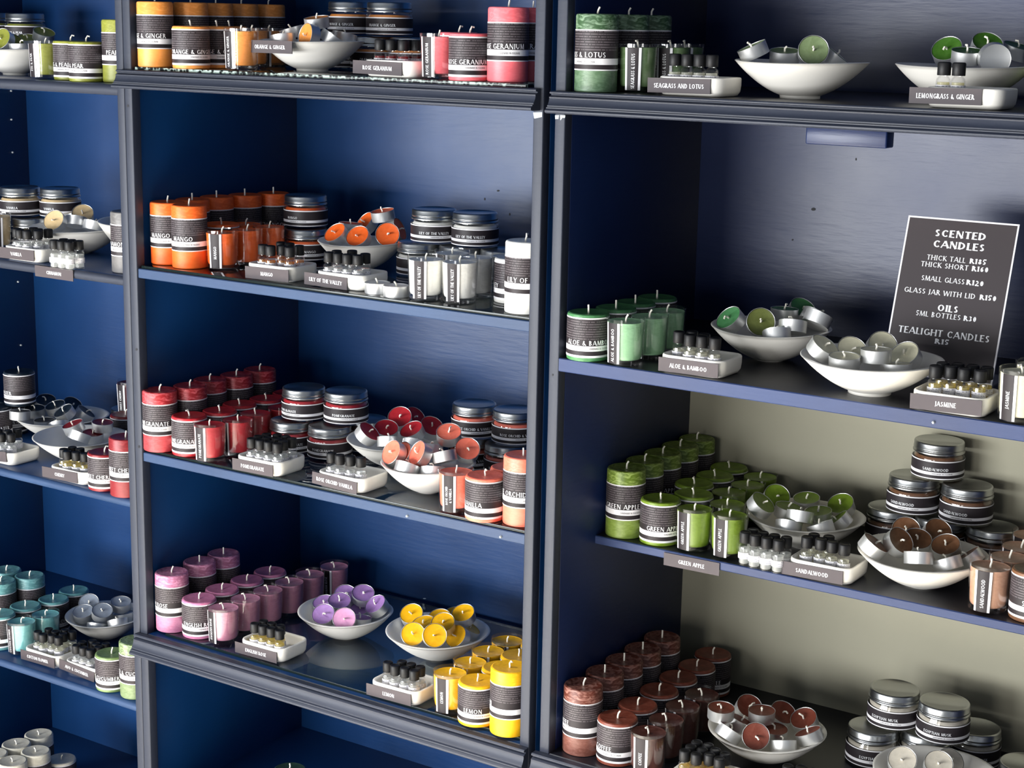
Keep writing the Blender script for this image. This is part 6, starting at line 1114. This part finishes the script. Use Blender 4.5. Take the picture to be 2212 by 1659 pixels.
 ('dark', 0, 1.1738, 0.0695, 0.5997, 23.4, 'dark oil bottle, right of the topmost, in dish below brown tealights', 'oil bottles in the dish below brown tealights'),
 ('dark', 0, 1.1405, 0.0615, 0.5997, 21.4, 'dark oil bottle, left in view, in dish below brown tealights', 'oil bottles in the dish below brown tealights'),
 ('clear', 1, 1.0323, 0.1222, 0.8922, 48.9, 'clear oil bottle, front left, beside the GREEN APPLE plaque', 'oil bottles beside the GREEN APPLE plaque'),
 ('clear', 1, 1.0493, 0.118, 0.8922, 8.1, 'clear oil bottle, front, second from left, beside the GREEN APPLE plaque', 'oil bottles beside the GREEN APPLE plaque'),
 ('clear', 1, 1.0669, 0.1172, 0.8922, 31.7, 'clear oil bottle, front, third from left, beside the GREEN APPLE plaque', 'oil bottles beside the GREEN APPLE plaque'),
 ('clear', 1, 1.0845, 0.1171, 0.8922, 2.1, 'clear oil bottle, front right, beside the GREEN APPLE plaque', 'oil bottles beside the GREEN APPLE plaque'),
 ('clear', 1, 1.0356, 0.1394, 0.8922, -6.6, 'clear oil bottle, rear left, beside the GREEN APPLE plaque', 'oil bottles beside the GREEN APPLE plaque'),
 ('clear', 1, 1.0527, 0.1352, 0.8922, 25.2, 'clear oil bottle, rear, second from left, beside the GREEN APPLE plaque', 'oil bottles beside the GREEN APPLE plaque'),
 ('clear', 1, 1.0703, 0.1345, 0.8922, 10.7, 'clear oil bottle, rear, third from left, beside the GREEN APPLE plaque', 'oil bottles beside the GREEN APPLE plaque'),
 ('clear', 1, 1.0879, 0.1343, 0.8922, 4.3, 'clear oil bottle, rear right, beside the GREEN APPLE plaque', 'oil bottles beside the GREEN APPLE plaque'),
 ('clear', 1, -0.184, -0.0066, 1.2002, 57.2, 'clear oil bottle, far left, behind the CINNAMON plaque', 'oil bottles behind the CINNAMON plaque'),
 ('clear', 1, -0.1664, -0.0065, 1.2002, 56.3, 'clear oil bottle, front, second from left, behind the CINNAMON plaque', 'oil bottles behind the CINNAMON plaque'),
 ('clear', 1, -0.1488, -0.0064, 1.2002, 41.5, 'clear oil bottle, front middle, behind the CINNAMON plaque', 'oil bottles behind the CINNAMON plaque'),
 ('clear', 1, -0.148, 0.0142, 1.2002, 40.1, 'clear oil bottle, far right, behind the CINNAMON plaque', 'oil bottles behind the CINNAMON plaque'),
 ('clear', 1, -0.1831, 0.013, 1.2002, 45.7, 'clear oil bottle, rear left, behind the CINNAMON plaque', 'oil bottles behind the CINNAMON plaque'),
 ('clear', 1, -0.1656, 0.0142, 1.2002, 50.7, 'clear oil bottle, rear right, behind the CINNAMON plaque', 'oil bottles behind the CINNAMON plaque'),
]:
    place(('bottle',liq,ty),bottle(liq,ty),(x,y,z),(0,0,radians(rz)),lab,'oil bottle',grp)
# plaques fixed to the shelf fronts and bowl
for txt,x,y,z,w,rx,ry,rz,lab in [
 ('CINNAMON', -0.1933, -0.001, 1.1989, 0.0925, 0, 0.1, 0, 'grey CINNAMON name plaque fixed to the shelf front below clear bottles'),
 ('GREEN APPLE', 0.9571, 0.112, 0.8896, 0.087, 0, -0.7, 0, 'grey GREEN APPLE name plaque fixed to the shelf front under green tumblers'),
 ('ORANGE & GINGER', 0.2599, 0.0318, 1.5809, 0.0879, 0, 0, 0, None),
]:
    p=ob('name_plaque',plaque_mesh(txt,w)); p.location=(x,y,z); p.rotation_euler=(radians(rx),radians(ry),radians(rz))
    if lab is None:      # taped to the rim of the amber bowl: a part of it
        p.parent=OGB; p.location=Vector((x,y,z))-OGB.location; continue
    tag(p,lab,'name plaque','grey scent name plaques')
